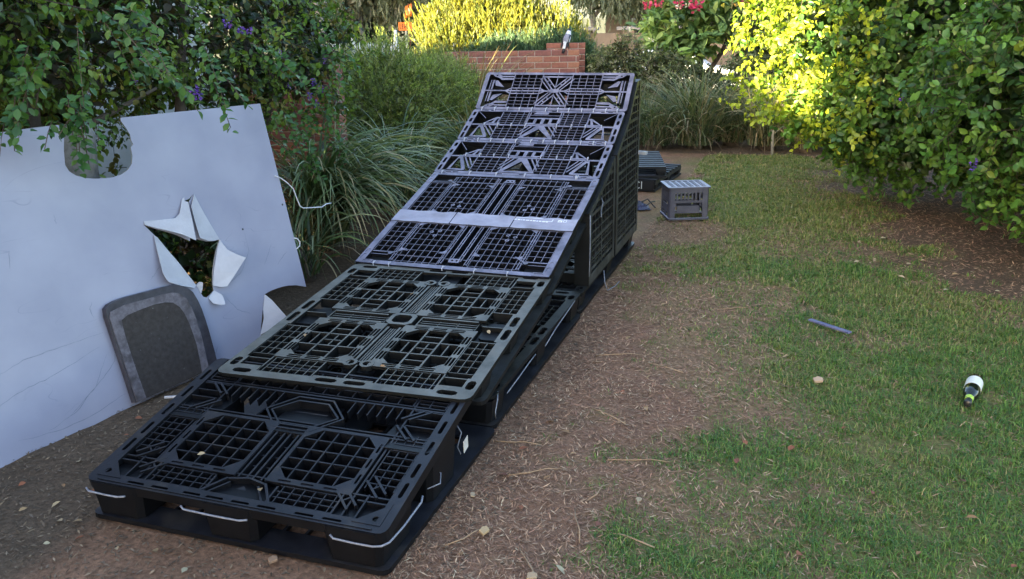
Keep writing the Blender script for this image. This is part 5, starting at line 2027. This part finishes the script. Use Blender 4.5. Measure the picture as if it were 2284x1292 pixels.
# orange road signs
ORANGE = noisy('orange_sheet', (.80, .16, .015), (.88, .22, .02), 3, .5)
DARKP = noisy('sign_dark', (.16, .02, .01), (.22, .03, .012), 8, .6)
v = at_y(904, 59, 22.0)
sg = thing('road_sign', 'small orange rectangular road sign on a pale post beyond the wall', 'sign', (v.x, 22.0, STREET))
b = MB()
b.box(-.20, .20, -.012, .0, v.z - STREET - .11, v.z - STREET + .11)
b.build('panel', ORANGE, sg)
b = MB()
b.box(-.02, .02, .002, .042, 0, v.z - STREET + .06)
b.build('post', noisy('post_cream', (.55, .48, .34), (.65, .58, .42), 5, .7), sg)
x0 = -.155
for k, gl in enumerate(('L', 'E', 'H', 'C', 'I')):
    b = MB()
    z0, z1 = v.z - STREET - .060, v.z - STREET + .060
    b.box(x0, x0 + .014, -.0165, -.0125, z0, z1, 0)
    if gl in 'LEC':
        b.box(x0 + .0145, x0 + .042, -.0166, -.0124, z0, z0 + .018, 0)
    if gl in 'EC':
        b.box(x0 + .0145, x0 + .042, -.0166, -.0124, z1 - .018, z1, 0)
    if gl in 'EH':
        b.box(x0 + .0145, x0 + .040, -.0167, -.0123, (z0 + z1) / 2 - .008, (z0 + z1) / 2 + .010, 0)
    if gl == 'H':
        b.box(x0 + .0405, x0 + .0545, -.0165, -.0125, z0, z1, 0)
    b.build('lettering', DARKP, sg)
    x0 += .066
v = at_y(911, 25, 23.0)
s2 = thing('road_flag', 'orange cloth flag on a thin pole above the orange sign', 'flag', (v.x, 23.0, STREET))
b = MB()
b.tube([(0, 0, 0), (.01, 0, v.z - STREET + .2)], .012, 6)
b.build('pole', DARKP, s2)
b = MB()
gxs = np.linspace(-.10, .10, 7)
vs = [(x, .02 * math.sin(9 * x + zz * 6), v.z - STREET + zz + x * .4) for zz in (.17, .05, -.07, -.17) for x in gxs]
b.add(vs, [(r_ * 7 + k, r_ * 7 + k + 1, (r_ + 1) * 7 + k + 1, (r_ + 1) * 7 + k) for r_ in range(3) for k in range(6)])
fo = b.build('cloth', ORANGE, s2, smooth=True)
so = fo.modifiers.new('solid', 'SOLIDIFY')
so.thickness = .006
v = at_y(882, 85, 21.5)
b = MB()
b.box(-.035, .035, -.035, .035, 0, at_y(882, 67, 21.5).z - STREET)
b.add([(-.04, -.04, 0), (.04, -.04, 0), (.04, .04, 0), (-.04, .04, 0), (0, 0, .03)], [(0, 1, 4), (1, 2, 4), (2, 3, 4), (3, 0, 4)])
o = b.build('bollard', PAINT, None)
o.location = (v.x, 21.5, STREET)
tag(o, 'white timber post just left of the orange sign', 'post')


# cars
def car(name, label, loc, rz, van=False):
    t = thing(name, label, 'van' if van else 'car', loc, (0, 0, rz))
    L, W_, H_ = (4.6, 1.8, 1.95) if van else (4.3, 1.7, 1.45)
    if van:
        pr_ = [(-2.25, .35), (2.15, .35), (2.28, .75), (2.05, 1.05), (1.45, 1.80), (1.2, 1.93), (-2.1, 1.95), (-2.25, 1.8)]
        win = [[(1.40, 1.12), (1.85, 1.12), (1.38, 1.72), (1.20, 1.72)], [(.3, 1.12), (1.25, 1.12), (1.08, 1.72), (.3, 1.72)], [(-.9, 1.15), (.1, 1.15), (.1, 1.72), (-.9, 1.72)], [(-2.0, 1.15), (-1.1, 1.15), (-1.1, 1.72), (-2.0, 1.72)]]
    else:
        pr_ = [(-2.1, .32), (2.1, .32), (2.15, .65), (1.9, .82), (1.15, .92), (.45, 1.40), (-.75, 1.45), (-1.55, 1.05), (-2.1, .98)]
        win = [[(.98, .97), (.42, 1.32), (.0, 1.34), (.0, .97)], [(-.1, .97), (-.1, 1.34), (-.7, 1.36), (-1.3, 1.03)]]
    b = MB()
    n = len(pr_)
    vs = [(x, -W_ / 2, z) for x, z in pr_] + [(x, W_ / 2, z) for x, z in pr_]
    b.add(vs, [tuple(range(n)), tuple(range(2 * n - 1, n - 1, -1))] + [(i + n, (i + 1) % n + n, (i + 1) % n, i) for i in range(n)])
    b.build('body', CARW, t, bevel=.05)
    for w in win:
        for s in (-1, 1):
            g = MB()
            q = w if s < 0 else w[::-1]
            g.add([(x, s * (W_ / 2 + .004), z) for x, z in q], [tuple(range(len(q)))])
            g.build('window', GLASS, t)
    for x in (-1.35, 1.35):
        for s in (-1, 1):
            g = MB()
            ring = [(x, s * (W_ / 2 - .18), .31), (x, s * (W_ / 2 + .01), .31)]
            g.tube(ring, .31, 18)
            wo = g.build('wheel', TYRE, t)
            g = MB()
            g.tube([(x, s * (W_ / 2 + .005), .31), (x, s * (W_ / 2 + .018), .31)], .18, 12)
            g.build('rim', RIM, wo)
    return t


CARW = noisy('white_car_paint', (.74, .74, .76), (.8, .8, .8), 2, .25)
GLASS = noisy('car_glass', (.02, .03, .035), (.05, .07, .08), 2, .08)
TYRE = noisy('tyre', (.015, .015, .015), (.03, .03, .03), 20, .8)
RIM = noisy('alloy', (.4, .4, .42), (.5, .5, .5), 10, .3, metal=.8)
v = at_y(1236, 88, 30.0)
car('parked_van', 'white van parked across the street behind the magpie', (v.x - 1.75, 29.6, STREET - .38), R(183), True)
v = at_y(1512, 100, 27.0)
car('parked_car', 'white car parked across the street below the pink blooms', (v.x - .2, 27.6, STREET - .32), R(4))

# rendered wall with capped piers
REND = noisy('beige_render', (.20, .14, .095), (.26, .185, .125), 2, .9)
CAPM = noisy('pale_cap', (.26, .22, .19), (.32, .28, .25), 4, .8)
bw = thing('garden_wall', 'beige rendered garden wall with pale capped piers across the street', 'wall', (-9.2, 31.5, STREET))
b = MB()
b.box(0, 9.0, -.1, .1, 0, 1.52)
b.build('panel', REND, bw)
for xx in (.3, 1.4, 3.0, 5.2, 7.6):
    b = MB()
    b.box(xx - .2, xx + .2, -.2, .2, 0, 1.62)
    po = b.build('pier', REND, bw)
    b = MB()
    b.box(xx - .42, xx + .42, -.27, .27, 1.625, 1.74)
    b.build('cap', CAPM, po)
bh = thing('house', 'beige house wall and roof far behind the magpie', 'house', (-9.0, 40, STREET))
b = MB()
b.box(0, 9.5, 0, 6, 0, 2.3)
b.build('wall', REND, bh)
b = MB()
b.add([(-.5, -.5, 2.3), (10, -.5, 2.3), (10, 6.5, 2.3), (-.5, 6.5, 2.3), (2.5, 3, 3.3), (7, 3, 3.3)], [(0, 1, 5, 4), (1, 2, 5), (2, 3, 4, 5), (3, 0, 4), (3, 2, 1, 0)])
b.build('roof', noisy('grey_roof', (.25, .24, .24), (.33, .31, .30), 3, .8), bh)
for xx in (1.2, 5.5):
    b = MB()
    b.box(xx, xx + 1.4, -.03, .02, .9, 2.0)
    wo = b.build('window', PAINT, bh)
    b = MB()
    b.box(xx + .08, xx + 1.32, -.045, -.032, .98, 1.92)
    b.build('pane', GLASS, wo)

# distant trees
def far_tree(label, x, y, ells, n, pal, trunk_r=.12, size=.16, wr=.22, length=.5, per=12, grav=-.7, group='trees across the street', z0=STREET):
    return bush('street_tree', label, 'tree', (x, y, z0), ells, n, length, per, size, wr, pal, None, 'diamond',
                [([(0, 0, 0), (.05, 0, 1.2), (-.1, .05, 2.4), (.1, 0, 3.6)], [trunk_r, trunk_r * .8, trunk_r * .65, trunk_r * .4]), ([(-.05, 0, 2.0), (.6, .1, 2.8), (1.1, .2, 3.5)], [trunk_r * .5, trunk_r * .35, trunk_r * .15])],
                grav=grav, out=.3, rand=.5, spread=.35, lump=.25, group=group, bark=PALEBARK, fill=(int(n * .6), .3, .8))


OLIVE = [(.26, .27, .15), (.34, .34, .20), (.18, .19, .10), (.38, .34, .22)]
GUM = [(.28, .31, .21), (.36, .37, .26), (.20, .23, .15)]
far_tree('drooping olive gum tree behind the picket fence', -14.5, 27.0, [((-14.6, 27, 2.7), (1.9, 1.3, 1.2)), ((-12.9, 27.2, 2.5), (1.2, 1.2, 1.2)), ((-12.2, 26.8, 3.2), (1.4, 1.2, 1.2))], 1500, OLIVE)
far_tree('tall olive gum tree behind the orange sign', -11.8, 32.0, [((-12.6, 32, 3.3), (2.0, 1.5, 1.8)), ((-10.9, 32, 3.0), (1.2, 1.3, 1.6))], 1300, OLIVE)
far_tree('grey gum tree behind the magpie', -8.6, 36.0, [((-8.6, 36, 3.6), (1.5, 1.5, 1.9)), ((-7.4, 36.4, 3.2), (1.6, 1.4, 1.9))], 1400, GUM, .16)
far_tree('grey green gum tree above the beige wall', -5.2, 36.0, [((-5.6, 36, 3.4), (1.7, 1.5, 1.9)), ((-3.8, 36.4, 3.4), (1.7, 1.4, 1.9))], 1500, GUM, .14)
far_tree('dark gum tree far behind the pink blooms', -1.4, 34.0, [((-1.9, 34, 3.2), (1.9, 1.5, 2.2)), ((.4, 34.4, 3.2), (1.9, 1.4, 2.2))], 1400, [(.16, .19, .12), (.21, .24, .15)])
far_tree('shaded gum tree seen past the end of the left hedge', -18.5, 30.0, [((-18.8, 30, 2.6), (2.6, 1.8, 2.0)), ((-16.6, 30.5, 2.2), (1.6, 1.4, 1.8))], 1500, [(.05, .06, .035), (.07, .085, .05)])  # dark leaf palette paints the deep shade here
bush('dark_hedge', 'dark shaded hedge behind the picket fence', 'hedge', (-15.5, 29.0, STREET), [((-17, 29, .6), (1.9, .7, 1.2)), ((-14.6, 29, .5), (1.9, .7, 1.2)), ((-12.5, 29, .5), (1.4, .7, 1.1))], 1500, .3, 9, .12, .4, [(.020, .028, .014), (.03, .04, .018)], None, 'diamond', [([(0, 0, 0), (0, 0, 1.2)], [.08, .04])], zmin=-.4)  # leaf colours taken near black to stand in for shade
# bare pale trunk by the hedge end
tt = thing('bare_tree', 'pale leaning tree trunk beyond the end of the left hedge', 'tree', (at_y(716, 100, 18).x, 18.0, STREET))
r0 = tt.location
pts = [at_y(718, 118, 18), at_y(718, 60, 18), at_y(714, 38, 18), at_y(703, 12, 18), at_y(698, -20, 18), at_y(690, -70, 18)]
limbs(tt, 'trunk', [([(0, 0, 0)] + [tuple(p_ - Vector(r0)) for p_ in pts], [.085, .08, .078, .078, .072, .07, .06]), ([tuple(p_ - Vector(r0)) for p_ in (at_y(717, 50, 18), at_y(724, 30, 18.05), at_y(727, -20, 18.1))], [.04, .035, .03])], PALEBARK)
for (pa, pb, pc, Y, rr) in (((1162, 52), (1155, 25), (1148, -10), 16, .022), ((1178, 40), (1172, 18), (1166, -10), 16, .022)):
    pass
bt = thing('bare_branches', 'bare grey branches crossing the gap of sky', 'tree', (at_y(1160, 100, 17).x, 17.0, STREET))
r0 = Vector(bt.location)
limbs(bt, 'branch', [([(0, 0, 0)] + [tuple(at_y(*q, 17) - r0) for q in ((1163, 60), (1158, 30), (1150, -10), (1140, -40))], [.03, .024, .022, .02, .015]),
                     ([tuple(at_y(*q, 17) - r0) for q in ((1180, 75), (1178, 45), (1168, 5), (1160, -30))], [.02, .02, .018, .014]),
                     ([tuple(at_y(*q, 17) - r0) for q in ((1232, 60), (1228, 30), (1220, 22), (1212, -5))], [.03, .025, .02, .01])], noisy('grey_branch', (.12, .10, .10), (.2, .17, .16), 8, .9))

# ------------------------------------------------------------------ unseen blocks added on the left to cast the garden's shade
h1 = thing('shade_wall', 'high slab added close on the left of the camera to cast shade, unseen', 'wall', (-4.8, -14.0, 0))  # unseen sun blocker added beside the camera
b = MB()
b.box(0, .5, 0, 12.2, 0, 6.6)
b.box(.01, .49, 12.201, 15.5, 0, 3.15)  # lower stretch added to keep sun off the ramp
b.build('panel', noisy('shade_brick', (.30, .14, .10), (.38, .19, .13), 6, .9), h1)
h2 = thing('shade_box', 'low box added behind the left hedge to shade the background, unseen', 'shade_box', (-12.0, 3.4, 0))  # unseen box added to shade the wall and shrub bases
b = MB()
b.box(0, 5.4, 0, 5.2, 0, 2.25)
b.build('wall', noisy('shade_box_wall', (.30, .30, .28), (.38, .37, .35), 4, .9), h2)
b = MB()
b.add([(-.2, -.2, 2.25), (5.6, -.2, 2.25), (5.6, 5.4, 2.25), (-.2, 5.4, 2.25), (-.2, -.2, 2.34), (5.6, -.2, 2.5), (5.6, 5.4, 2.5), (-.2, 5.4, 2.34)], [(3, 2, 1, 0), (4, 5, 6, 7), (0, 1, 5, 4), (1, 2, 6, 5), (2, 3, 7, 6), (3, 0, 4, 7)])
b.build('roof', noisy('shade_box_roof', (.30, .31, .32), (.36, .37, .38), 4, .6), h2)
for lab, y0, y1, hh in (('tall unseen slab added behind the far end of the left hedge to block sun', 4.7, 6.6, 5.5), ('tall unseen slab added behind the near end of the left hedge to block sun', -.2, 2.9, 6.2)):
    h3 = thing('shade_slab', lab, 'sun_blocker', (-7.4, y0, 0))  # unseen slab added to keep sun off the trees beyond the lawn
    b = MB()
    b.box(0, .8, 0, y1 - y0, 0, hh)
    b.build('wall', noisy('shade_slab_wall', (.30, .16, .12), (.36, .2, .15), 4, .9), h3)
    if y0 > 4:
        b = MB()
        b.box(.05, .75, -1.79, -.01, 3.4, 5.4)  # added to close the upper gap between the sun blockers
        b.build('shade_bridge', noisy('shade_bridge_wall', (.30, .16, .12), (.36, .2, .15), 4, .9), h3)

h4 = thing('far_shade_block', 'large unseen block added far to the left to shade the street trees', 'shade_mass', (-26, -2, STREET))  # unseen mass added to keep the far street in shade
b = MB()
b.box(0, 7, 0, 26, 0, 12.5)
b.build('wall', noisy('far_shade_render', (.38, .36, .33), (.44, .42, .39), 1, .9), h4)
b = MB()
b.box(-.3, 7.3, -.3, 26.3, 12.503, 12.9)
b.build('roof', noisy('far_shade_roof', (.2, .2, .2), (.25, .25, .25), 1, .9), h4)

# ------------------------------------------------------------------ milk crate, upside down
CR = noisy('crate_plastic', (.045, .043, .060), (.075, .072, .098), 10, .5, .05, 80)
CRT = noisy('crate_top', (.26, .25, .31), (.40, .385, .45), 12, .5)
cr = thing('milk_crate', 'grey plastic milk crate standing upside down on the lawn', 'crate', (-1.02, 7.07, 0), (0, 0, R(22)))
CW, CD, CH = .335, .30, .285
for (x, y, sx, sy) in ((0, 0, 1, 1), (CW, 0, -1, 1), (0, CD, 1, -1), (CW, CD, -1, -1)):
    b = MB()
    b.plate(mpts([(0, .012), (.012, 0), (.050, 0), (.050, .010), (.010, .010), (.010, .050), (0, .050)], lambda v: x + sx * v, lambda v: y + sy * v), [], CH - .036, CH - .012, 0)
    b.build('corner_post', [CR, CR], cr)
b = MB()
b.plate(rrect(-.014, CW + .014, -.014, CD + .014, .02), [rect(.014, CW - .014, .014, CD - .014)], .012, CH)
b.build('top_rim', [CR, CRT], cr)
b = MB()
b.grid(.012, CW - .012, .012, CD - .012, 6, 6, .014, .010, CH - .0015)
b.grid(.026, CW - .026, .026, CD - .026, 11, 11, .005, .008, CH - .005)
b.build('base_grid', [CR, CRT], cr)
b = MB()
b.plate(rrect(-.008, CW + .008, -.008, CD + .008, .016), [rect(.008, CW - .008, .008, CD - .008)], .016, .022)
b.build('bottom_rim', [CR, CRT], cr)
for side in range(4):
    L_ = CW if side % 2 == 0 else CD

    def W3(u, z, d_):
        return {0: (u, d_, z), 1: (CW - d_, u, z), 2: (CW - u, CD - d_, z), 3: (d_, CD - u, z)}[side]

    def wbox(b, u0, u1, z0, z1, d0=.002, d1=.010):
        vs = [W3(u, z, dd) for dd in (d0, d1) for z in (z0, z1) for u in (u0, u1)]
        b.add(vs, [(0, 1, 3, 2), (6, 7, 5, 4), (0, 4, 5, 1), (2, 3, 7, 6), (0, 2, 6, 4), (1, 5, 7, 3)])
    b = MB()
    wbox(b, .050, L_ - .050, .235, .274)
    wbox(b, .050, L_ - .050, .150, .170, .001, .0095)
    b.build('side_rail', CR, cr)
    b = MB()
    n_ = 7 if side % 2 == 0 else 6
    for k in range(n_):
        u = .062 + (L_ - .145) * k / (n_ - 1)
        wbox(b, u, u + .013, .170, .235, .003, .009)
    b.build('side_bars', CR, cr)
    b = MB()
    wbox(b, .070, L_ - .080, .072, .125)
    wbox(b, .050, L_ - .050, .062, .072, .0012, .0093)
    b.build('side_panel', CR, cr)
    b = MB()
    for u in (L_ - .072, L_ - .056):
        wbox(b, u, u + .006, .12, .150, .0035, .0085)
    wbox(b, .052, .060, .12, .150, .0035, .0085)
    if side % 2:
        wbox(b, L_ * .4, L_ * .6, .022, .062, .003, .009)
    b.build('side_bars', CR, cr)


# ------------------------------------------------------------------ slatted pallets stacked behind the ramp
def slat_pallet(label, loc, rz, tilt, W_, L_, H_):
    t = thing('slatted_pallet', label, 'pallet', loc, (tilt, 0, rz), 'slatted pallets stacked behind the ramp')
    n_ = 9
    for k in range(n_):
        b = MB()
        y = L_ * (k + .5) / n_
        b.box(-W_, 0, y - .030, y + .030, H_ - .020, H_)
        b.build('slat', PLB2, t)
    for xx in (-.05, -W_ / 2, -W_ + .05):
        b = MB()
        b.box(xx - .05, xx + .05, .004, L_ - .004, H_ - .050, H_ - .0205, 0)
        b.build('stringer', PLB2, t)
        for yy in (.07, L_ / 2, L_ - .07):
            m_ = block_mesh(.11, .13, H_ - .07)
            o = m_.build('block', PLB2, t)
            o.location = (xx, yy, H_ - .050)
    b = MB()
    b.plate(rect(-W_, 0, 0, L_), [rect(-W_ + .1, -W_ / 2 - .05, .1, L_ - .1), rect(-W_ / 2 + .05, -.1, .1, L_ - .1)], .018, .018)
    b.build('bottom_rail', PLB2, t)
    return t


PLB2 = plastic('pallet_stack', (.011, .011, .012), (.014, .014, .017), (.06, .06, .07), .45)
slat_pallet('bottom pallet of the pair behind the ramp, lettered in white', (-1.34, 8.28, 0), R(-6), 0, 1.0, 1.05, .115)
slat_pallet('upper slatted pallet of the pair behind the ramp, set askew', (-1.26, 8.44, .117), R(14), R(1.5), 1.0, .92, .105)
# white letters on the front of the lower one
ft = bpy.data.curves.new('lettering', 'FONT')
ft.body = 'HCI'
ft.size = .125
ft.extrude = .001
ft.space_character = 1.15
to = bpy.data.objects.new('lettering', ft)
COL.objects.link(to)
dg = bpy.context.evaluated_depsgraph_get()
me = bpy.data.meshes.new_from_object(to.evaluated_get(dg))
bpy.data.objects.remove(to)
me.materials.clear()
me.materials.append(noisy('stencil_paint', (.42, .45, .44), (.60, .62, .60), 60, .7, lo=.3, hi=.6))
sl = [o for o in bpy.data.objects if o.name.startswith('slatted_pallet')][0]
fb = MB()
fb.box(-.46, -.012, -.010, -.001, .018, .108, 0)
fo = fb.build('front_panel', PLB2, sl)
lo_ = bpy.data.objects.new('lettering', me)
link(lo_, fo)
lo_.location = (-.275, -.0115, .024)
lo_.rotation_euler = (R(90), 0, 0)
lo_.scale = (.66, .85, 1)


# crumpled navy strap bundle at the foot of the ramp
b = MB()
NV = noisy('navy_webbing', (.015, .016, .04), (.06, .06, .13), 16, .45)
vs, fs = [], []
gn = 9
for i in range(gn):
    for j in range(gn):
        u, w = i / (gn - 1) - .5, j / (gn - 1) - .5
        z = .065 * (1 - (2 * u) ** 2) * (1 - (2 * w) ** 2) * (.55 + .9 * random.random()) + .004
        vs.append((u * .24 + random.uniform(-.012, .012), w * .18 + random.uniform(-.012, .012), z))
for i in range(gn - 1):
    for j in range(gn - 1):
        k = i * gn + j
        fs.append((k, k + gn, k + gn + 1, k + 1))
b.add(vs, fs)
bg_ = thing('strap_bundle', 'crumpled navy strap bundle on the grass behind the tall end of the ramp', 'strap', (-1.38, 7.50, 0), (0, 0, R(20)))
o = b.build('webbing', NV, bg_)
so = o.modifiers.new('solid', 'SOLIDIFY')
so.thickness = .006
b = MB()
b.tube([(.05, .02, .05), (.11, .03, .075), (.15, .0, .03), (.17, -.04, .01)], .006, 5)
b.tube([(.08, -.06, .03), (.13, -.03, .06), (.175, .02, .055)], .005, 5)
b.build('buckle_strap', noisy('black_web', (.012, .012, .014), (.03, .03, .03), 20, .5), bg_)

# ------------------------------------------------------------------ bottle on the lawn
bt_ = thing('bottle', 'dark bottle with a white label and lime collar lying on the lawn', 'bottle', (.842, 4.085, .036))
ax = Vector((.765 - .842, 3.80 - 4.085, -.012)).normalized()
bt_.rotation_euler = ax.to_track_quat('Z', 'Y').to_euler()


def lathe(prof, n=20):
    b = MB()
    vs = [(r_ * math.cos(2 * math.pi * k / n), r_ * math.sin(2 * math.pi * k / n), z) for z, r_ in prof for k in range(n)]
    fs = [(i * n + k, i * n + (k + 1) % n, (i + 1) * n + (k + 1) % n, (i + 1) * n + k) for i in range(len(prof) - 1) for k in range(n)]
    fs.append(tuple(range(n))[::-1])
    fs.append(tuple((len(prof) - 1) * n + k for k in range(n)))
    b.add(vs, fs)
    return b


gl = noisy('dark_glass', (.008, .010, .007), (.012, .015, .010), 3, .08, spec=.6)
lathe([(0, .030), (.006, .0345), (.15, .0345), (.175, .031), (.195, .022), (.21, .016), (.25, .0145)]).build('body', gl, bt_, smooth=True)
lathe([(.030, .0352), (.032, .0354), (.110, .0354), (.112, .0352)], 24).build('label', noisy('label_paper', (.66, .64, .56), (.74, .72, .65), 8, .6), bt_, smooth=False)
lathe([(.205, .0185), (.208, .0180), (.228, .0168), (.230, .0165)], 20).build('collar', noisy('lime_foil', (.36, .55, .06), (.44, .62, .10), 8, .4), bt_, smooth=True)
lathe([(.246, .0155), (.250, .0165), (.268, .0165), (.271, .014)], 20).build('cap', noisy('black_cap', (.012, .012, .012), (.02, .02, .02), 8, .35), bt_, smooth=True)

# blue-grey slat on the grass
b = MB()
b.box(-.137, .137, -.013, .013, 0, .010)
o = b.build('slat_offcut', noisy('slate_plastic', (.10, .10, .19), (.15, .15, .25), 20, .5), None, bevel=.002)
o.location = (.22, 4.68, .022)
o.rotation_euler = (R(4), R(-2), math.atan2(4.59 - 4.77, .32 - .12))
tag(o, 'flat blue grey plastic strip lying alone on the lawn', 'strip')
# stake
b = MB()
b.box(-.014, .014, -.014, .014, -.05, .30)
o = b.build('stake', noisy('weathered_stake', (.20, .18, .15), (.30, .27, .23), 16, .9), None, bevel=.002)
o.location = (-.35, 10.93, 0)
o.rotation_euler = (R(2), R(-2), R(12))
tag(o, 'short weathered wooden stake at the far edge of the lawn', 'stake')


# ------------------------------------------------------------------ chips, fallen leaves, twigs
def chip(label, x, y, s, col, rz, name='wood_chip', cat='wood chip'):
    b = MB()
    pts = [(-.5 * s, -.32 * s), (.35 * s, -.40 * s), (.52 * s, .05 * s), (.20 * s, .38 * s), (-.42 * s, .30 * s)]
    b.plate(pts, [], .3 * s, .3 * s, 0)
    o = b.build(name, noisy('chip_col', col, tuple(min(1, q * 1.25) for q in col), 30, .8), None, bevel=.06 * s)
    o.location = (x, y, ground_z(np.array([x]), np.array([y]))[0] + .018)
    o.rotation_euler = (R(12), R(-9), rz)
    tag(o, label, cat)


chip('pale tan chunk of wood on green grass left of the bottle', .16, 3.94, .046, (.36, .25, .165), .4)
chip('cream wood chip on the brown thatch beside the front of the ramp', -.91, 2.32, .036, (.34, .24, .13), 1.2)
chip('cream wood chip at the very bottom of the picture beside the ramp', -.68, 2.13, .034, (.32, .23, .14), .3)
chip('tan clod against the front foot of the lowest pallet', -1.50, 1.965, .032, (.22, .14, .09), .9)
chip('tan pebble beside the right side of the lowest pallet', -1.03, 2.52, .024, (.30, .22, .14), 2.0)

LEAFDRY = [single_leaf('fallen_leaf', c_) for c_ in ((.26, .10, .055), (.30, .17, .085), (.35, .23, .12), (.19, .08, .055), (.40, .30, .18), (.42, .35, .22))]
for me in LEAFDRY:
    me.materials.clear()
    me.materials.append(LITTER_MAT)


def fallen(x, y, s, ci, label, group, cat='leaf'):
    s *= .82
    o = bpy.data.objects.new('fallen_leaf', LEAFDRY[ci])
    link(o)
    o.location = (x, y, float(ground_z(np.array([x]), np.array([y]))[0]) + .012 + (.012 if zones(np.array([x]), np.array([y]))[0][0] > .5 else 0))
    o.rotation_euler = (random.uniform(-.35, .35), random.uniform(-.35, .25), random.uniform(0, 6.28))
    o.scale = (s, s * random.uniform(.8, 1.3), s)
    tag(o, label, cat, group)


for kk, (x, y, s, ci) in enumerate(sorted(((.07, 3.25, .05, 0), (-.13, 3.23, .04, 0), (.67, 2.89, .05, 1), (.09, 2.49, .045, 0), (.65, 3.15, .035, 3), (-.14, 3.03, .04, 3), (.34, 2.95, .03, 3), (.52, 3.5, .03, 1), (.25, 3.45, .035, 0), (.9, 3.6, .03, 1), (.45, 2.6, .03, 1), (.72, 2.62, .03, 0)), key=lambda q: q[1])):
    fallen(x, y, s, ci, ORD[kk] + ' nearest the camera of the small brown leaves on the green lawn', 'brown leaves on the lawn')
for kk, (x, y, s, ci) in enumerate(sorted(((-.57, 3.46, .05, 2), (-.91, 3.19, .06, 1), (-.86, 3.12, .05, 1), (-.63, 3.28, .04, 2), (-.63, 2.22, .055, 5), (-.45, 2.7, .045, 4), (-.36, 2.66, .04, 1), (-.8, 2.75, .045, 1), (-.95, 2.7, .05, 3), (-.75, 2.95, .04, 2), (-.55, 2.5, .04, 3), (-.98, 2.9, .05, 0), (-.6, 3.8, .04, 2), (-.8, 4.3, .05, 2), (-.9, 3.9, .04, 1), (-.5, 4.6, .05, 2), (-.7, 3.6, .04, 0), (-.85, 2.52, .04, 0), (-.95, 2.2, .035, 1), (-.4, 2.2, .04, 2), (-.7, 4.9, .05, 2), (-.3, 5.0, .05, 1)), key=lambda q: q[1])):
    fallen(x, y, s, ci, ORD[kk] + ' nearest the camera of the dry leaves on the brown thatch', 'dry leaves on the thatch')
for kk, (x, y) in enumerate(sorted(((-2.46, 2.05), (-2.42, 2.25), (-2.55, 2.15), (-2.62, 2.3), (-2.5, 2.42), (-2.4, 2.5), (-2.6, 2.55), (-2.35, 2.62), (-2.5, 2.68), (-2.66, 2.7), (-2.45, 2.85), (-2.35, 1.95), (-2.2, 1.9), (-2.05, 1.88), (-2.3, 1.82), (-2.55, 1.95), (-2.7, 2.12), (-2.45, 3.05), (-2.6, 3.0), (-1.9, 1.9), (-1.75, 1.86), (-2.58, 3.25), (-2.5, 3.35), (-1.6, 1.82), (-2.38, 2.15), (-2.28, 1.97)), key=lambda q: q[1])):
    fallen(x, y, random.uniform(.025, .048), random.choice((1, 2, 4, 4, 5, 0)), ORD[kk] + ' nearest the camera of the dry leaves on bare earth by the board', 'dry leaves by the board')
for kk, (x, y) in enumerate(sorted(((.08, 8.13), (.30, 6.77), (.45, 6.74), (.78, 6.22), (.87, 6.34), (.05, 8.5), (.2, 7.9), (.35, 7.5), (.28, 7.2), (.5, 7.1), (.62, 6.9), (.15, 7.5), (.55, 6.3), (1.0, 6.0), (1.15, 6.1), (.4, 6.1), (.7, 5.8), (.9, 5.6), (.33, 8.0), (.0, 7.4), (-.05, 7.8), (.7, 6.6), (1.2, 5.7)), key=lambda q: q[1])):
    fallen(x, y, random.uniform(.035, .06), random.choice((4, 5, 5, 2)), ORD[kk] + ' nearest the camera of the pale leaves under the purple-flowered shrub', 'pale leaves under the right shrub')
TWIG = noisy('dry_twig', (.22, .14, .08), (.34, .23, .14), 20, .9)
for kk, (x, y, a, l) in enumerate(sorted(((-.86, 2.75, .5, .22), (-.62, 2.45, 1.9, .20), (-.5, 2.95, .2, .24), (-.95, 2.28, .9, .18), (-.7, 3.3, 2.6, .2), (-.8, 4.0, .3, .24), (-.55, 3.9, 2.8, .2), (-.6, 2.68, 1.2, .14), (-.72, 2.2, 2.2, .2), (-.3, 4.9, .4, .2), (-1.0, 2.95, .1, .2), (-.42, 2.42, 2.9, .15)), key=lambda q: q[1])):
    b = MB()
    dx, dy = math.cos(a) * l / 2, math.sin(a) * l / 2
    b.tube([(-dx, -dy, .004), (-dx * .3 + .008, -dy * .3 - .006, .011), (dx * .4 - .006, dy * .4 + .008, .009), (dx, dy, .006)], [.0024, .003, .0024, .0014], 5)
    o = b.build('fallen_twig', TWIG, None, smooth=True)
    o.location = (x, y, 0)
    tag(o, ORD[kk] + ' nearest the camera of the thin twigs on the brown thatch', 'twig', 'twigs on the thatch')

# leaves caught in the decks of the two lowest pallets
for (x, y, z, s, ci, lab) in ((-1.93, 2.22, .190, .028, 4, 'small pale curled leaf caught on the left grid of the lowest pallet'), (-1.62, 2.10, .172, .03, 2, 'tan leaf caught near the front edge of the lowest pallet'), (-1.30, 2.50, .243, .03, 1, 'brown leaf caught at the right rim of the lowest pallet'),
                            (-1.22, 3.25, .348, .028, 4, 'pale leaf caught on the right side of the dusty olive pallet'), (-2.02, 3.05, .334, .024, 2, 'pale leaf caught on the left side of the dusty olive pallet'), (-1.75, 3.62, .374, .028, 2, 'tan leaf caught near the far end of the dusty olive pallet'), (-1.55, 2.85, .318, .026, 1, 'brown leaf caught near the front of the dusty olive pallet')):
    o = bpy.data.objects.new('fallen_leaf', LEAFDRY[ci])
    link(o)
    o.location = (x, y, z)
    o.rotation_euler = (random.uniform(-.4, .4), random.uniform(-.4, .4), random.uniform(0, 6.28))
    o.scale = (s, s, s)
    tag(o, lab, 'leaf', 'leaves caught in the ramp')
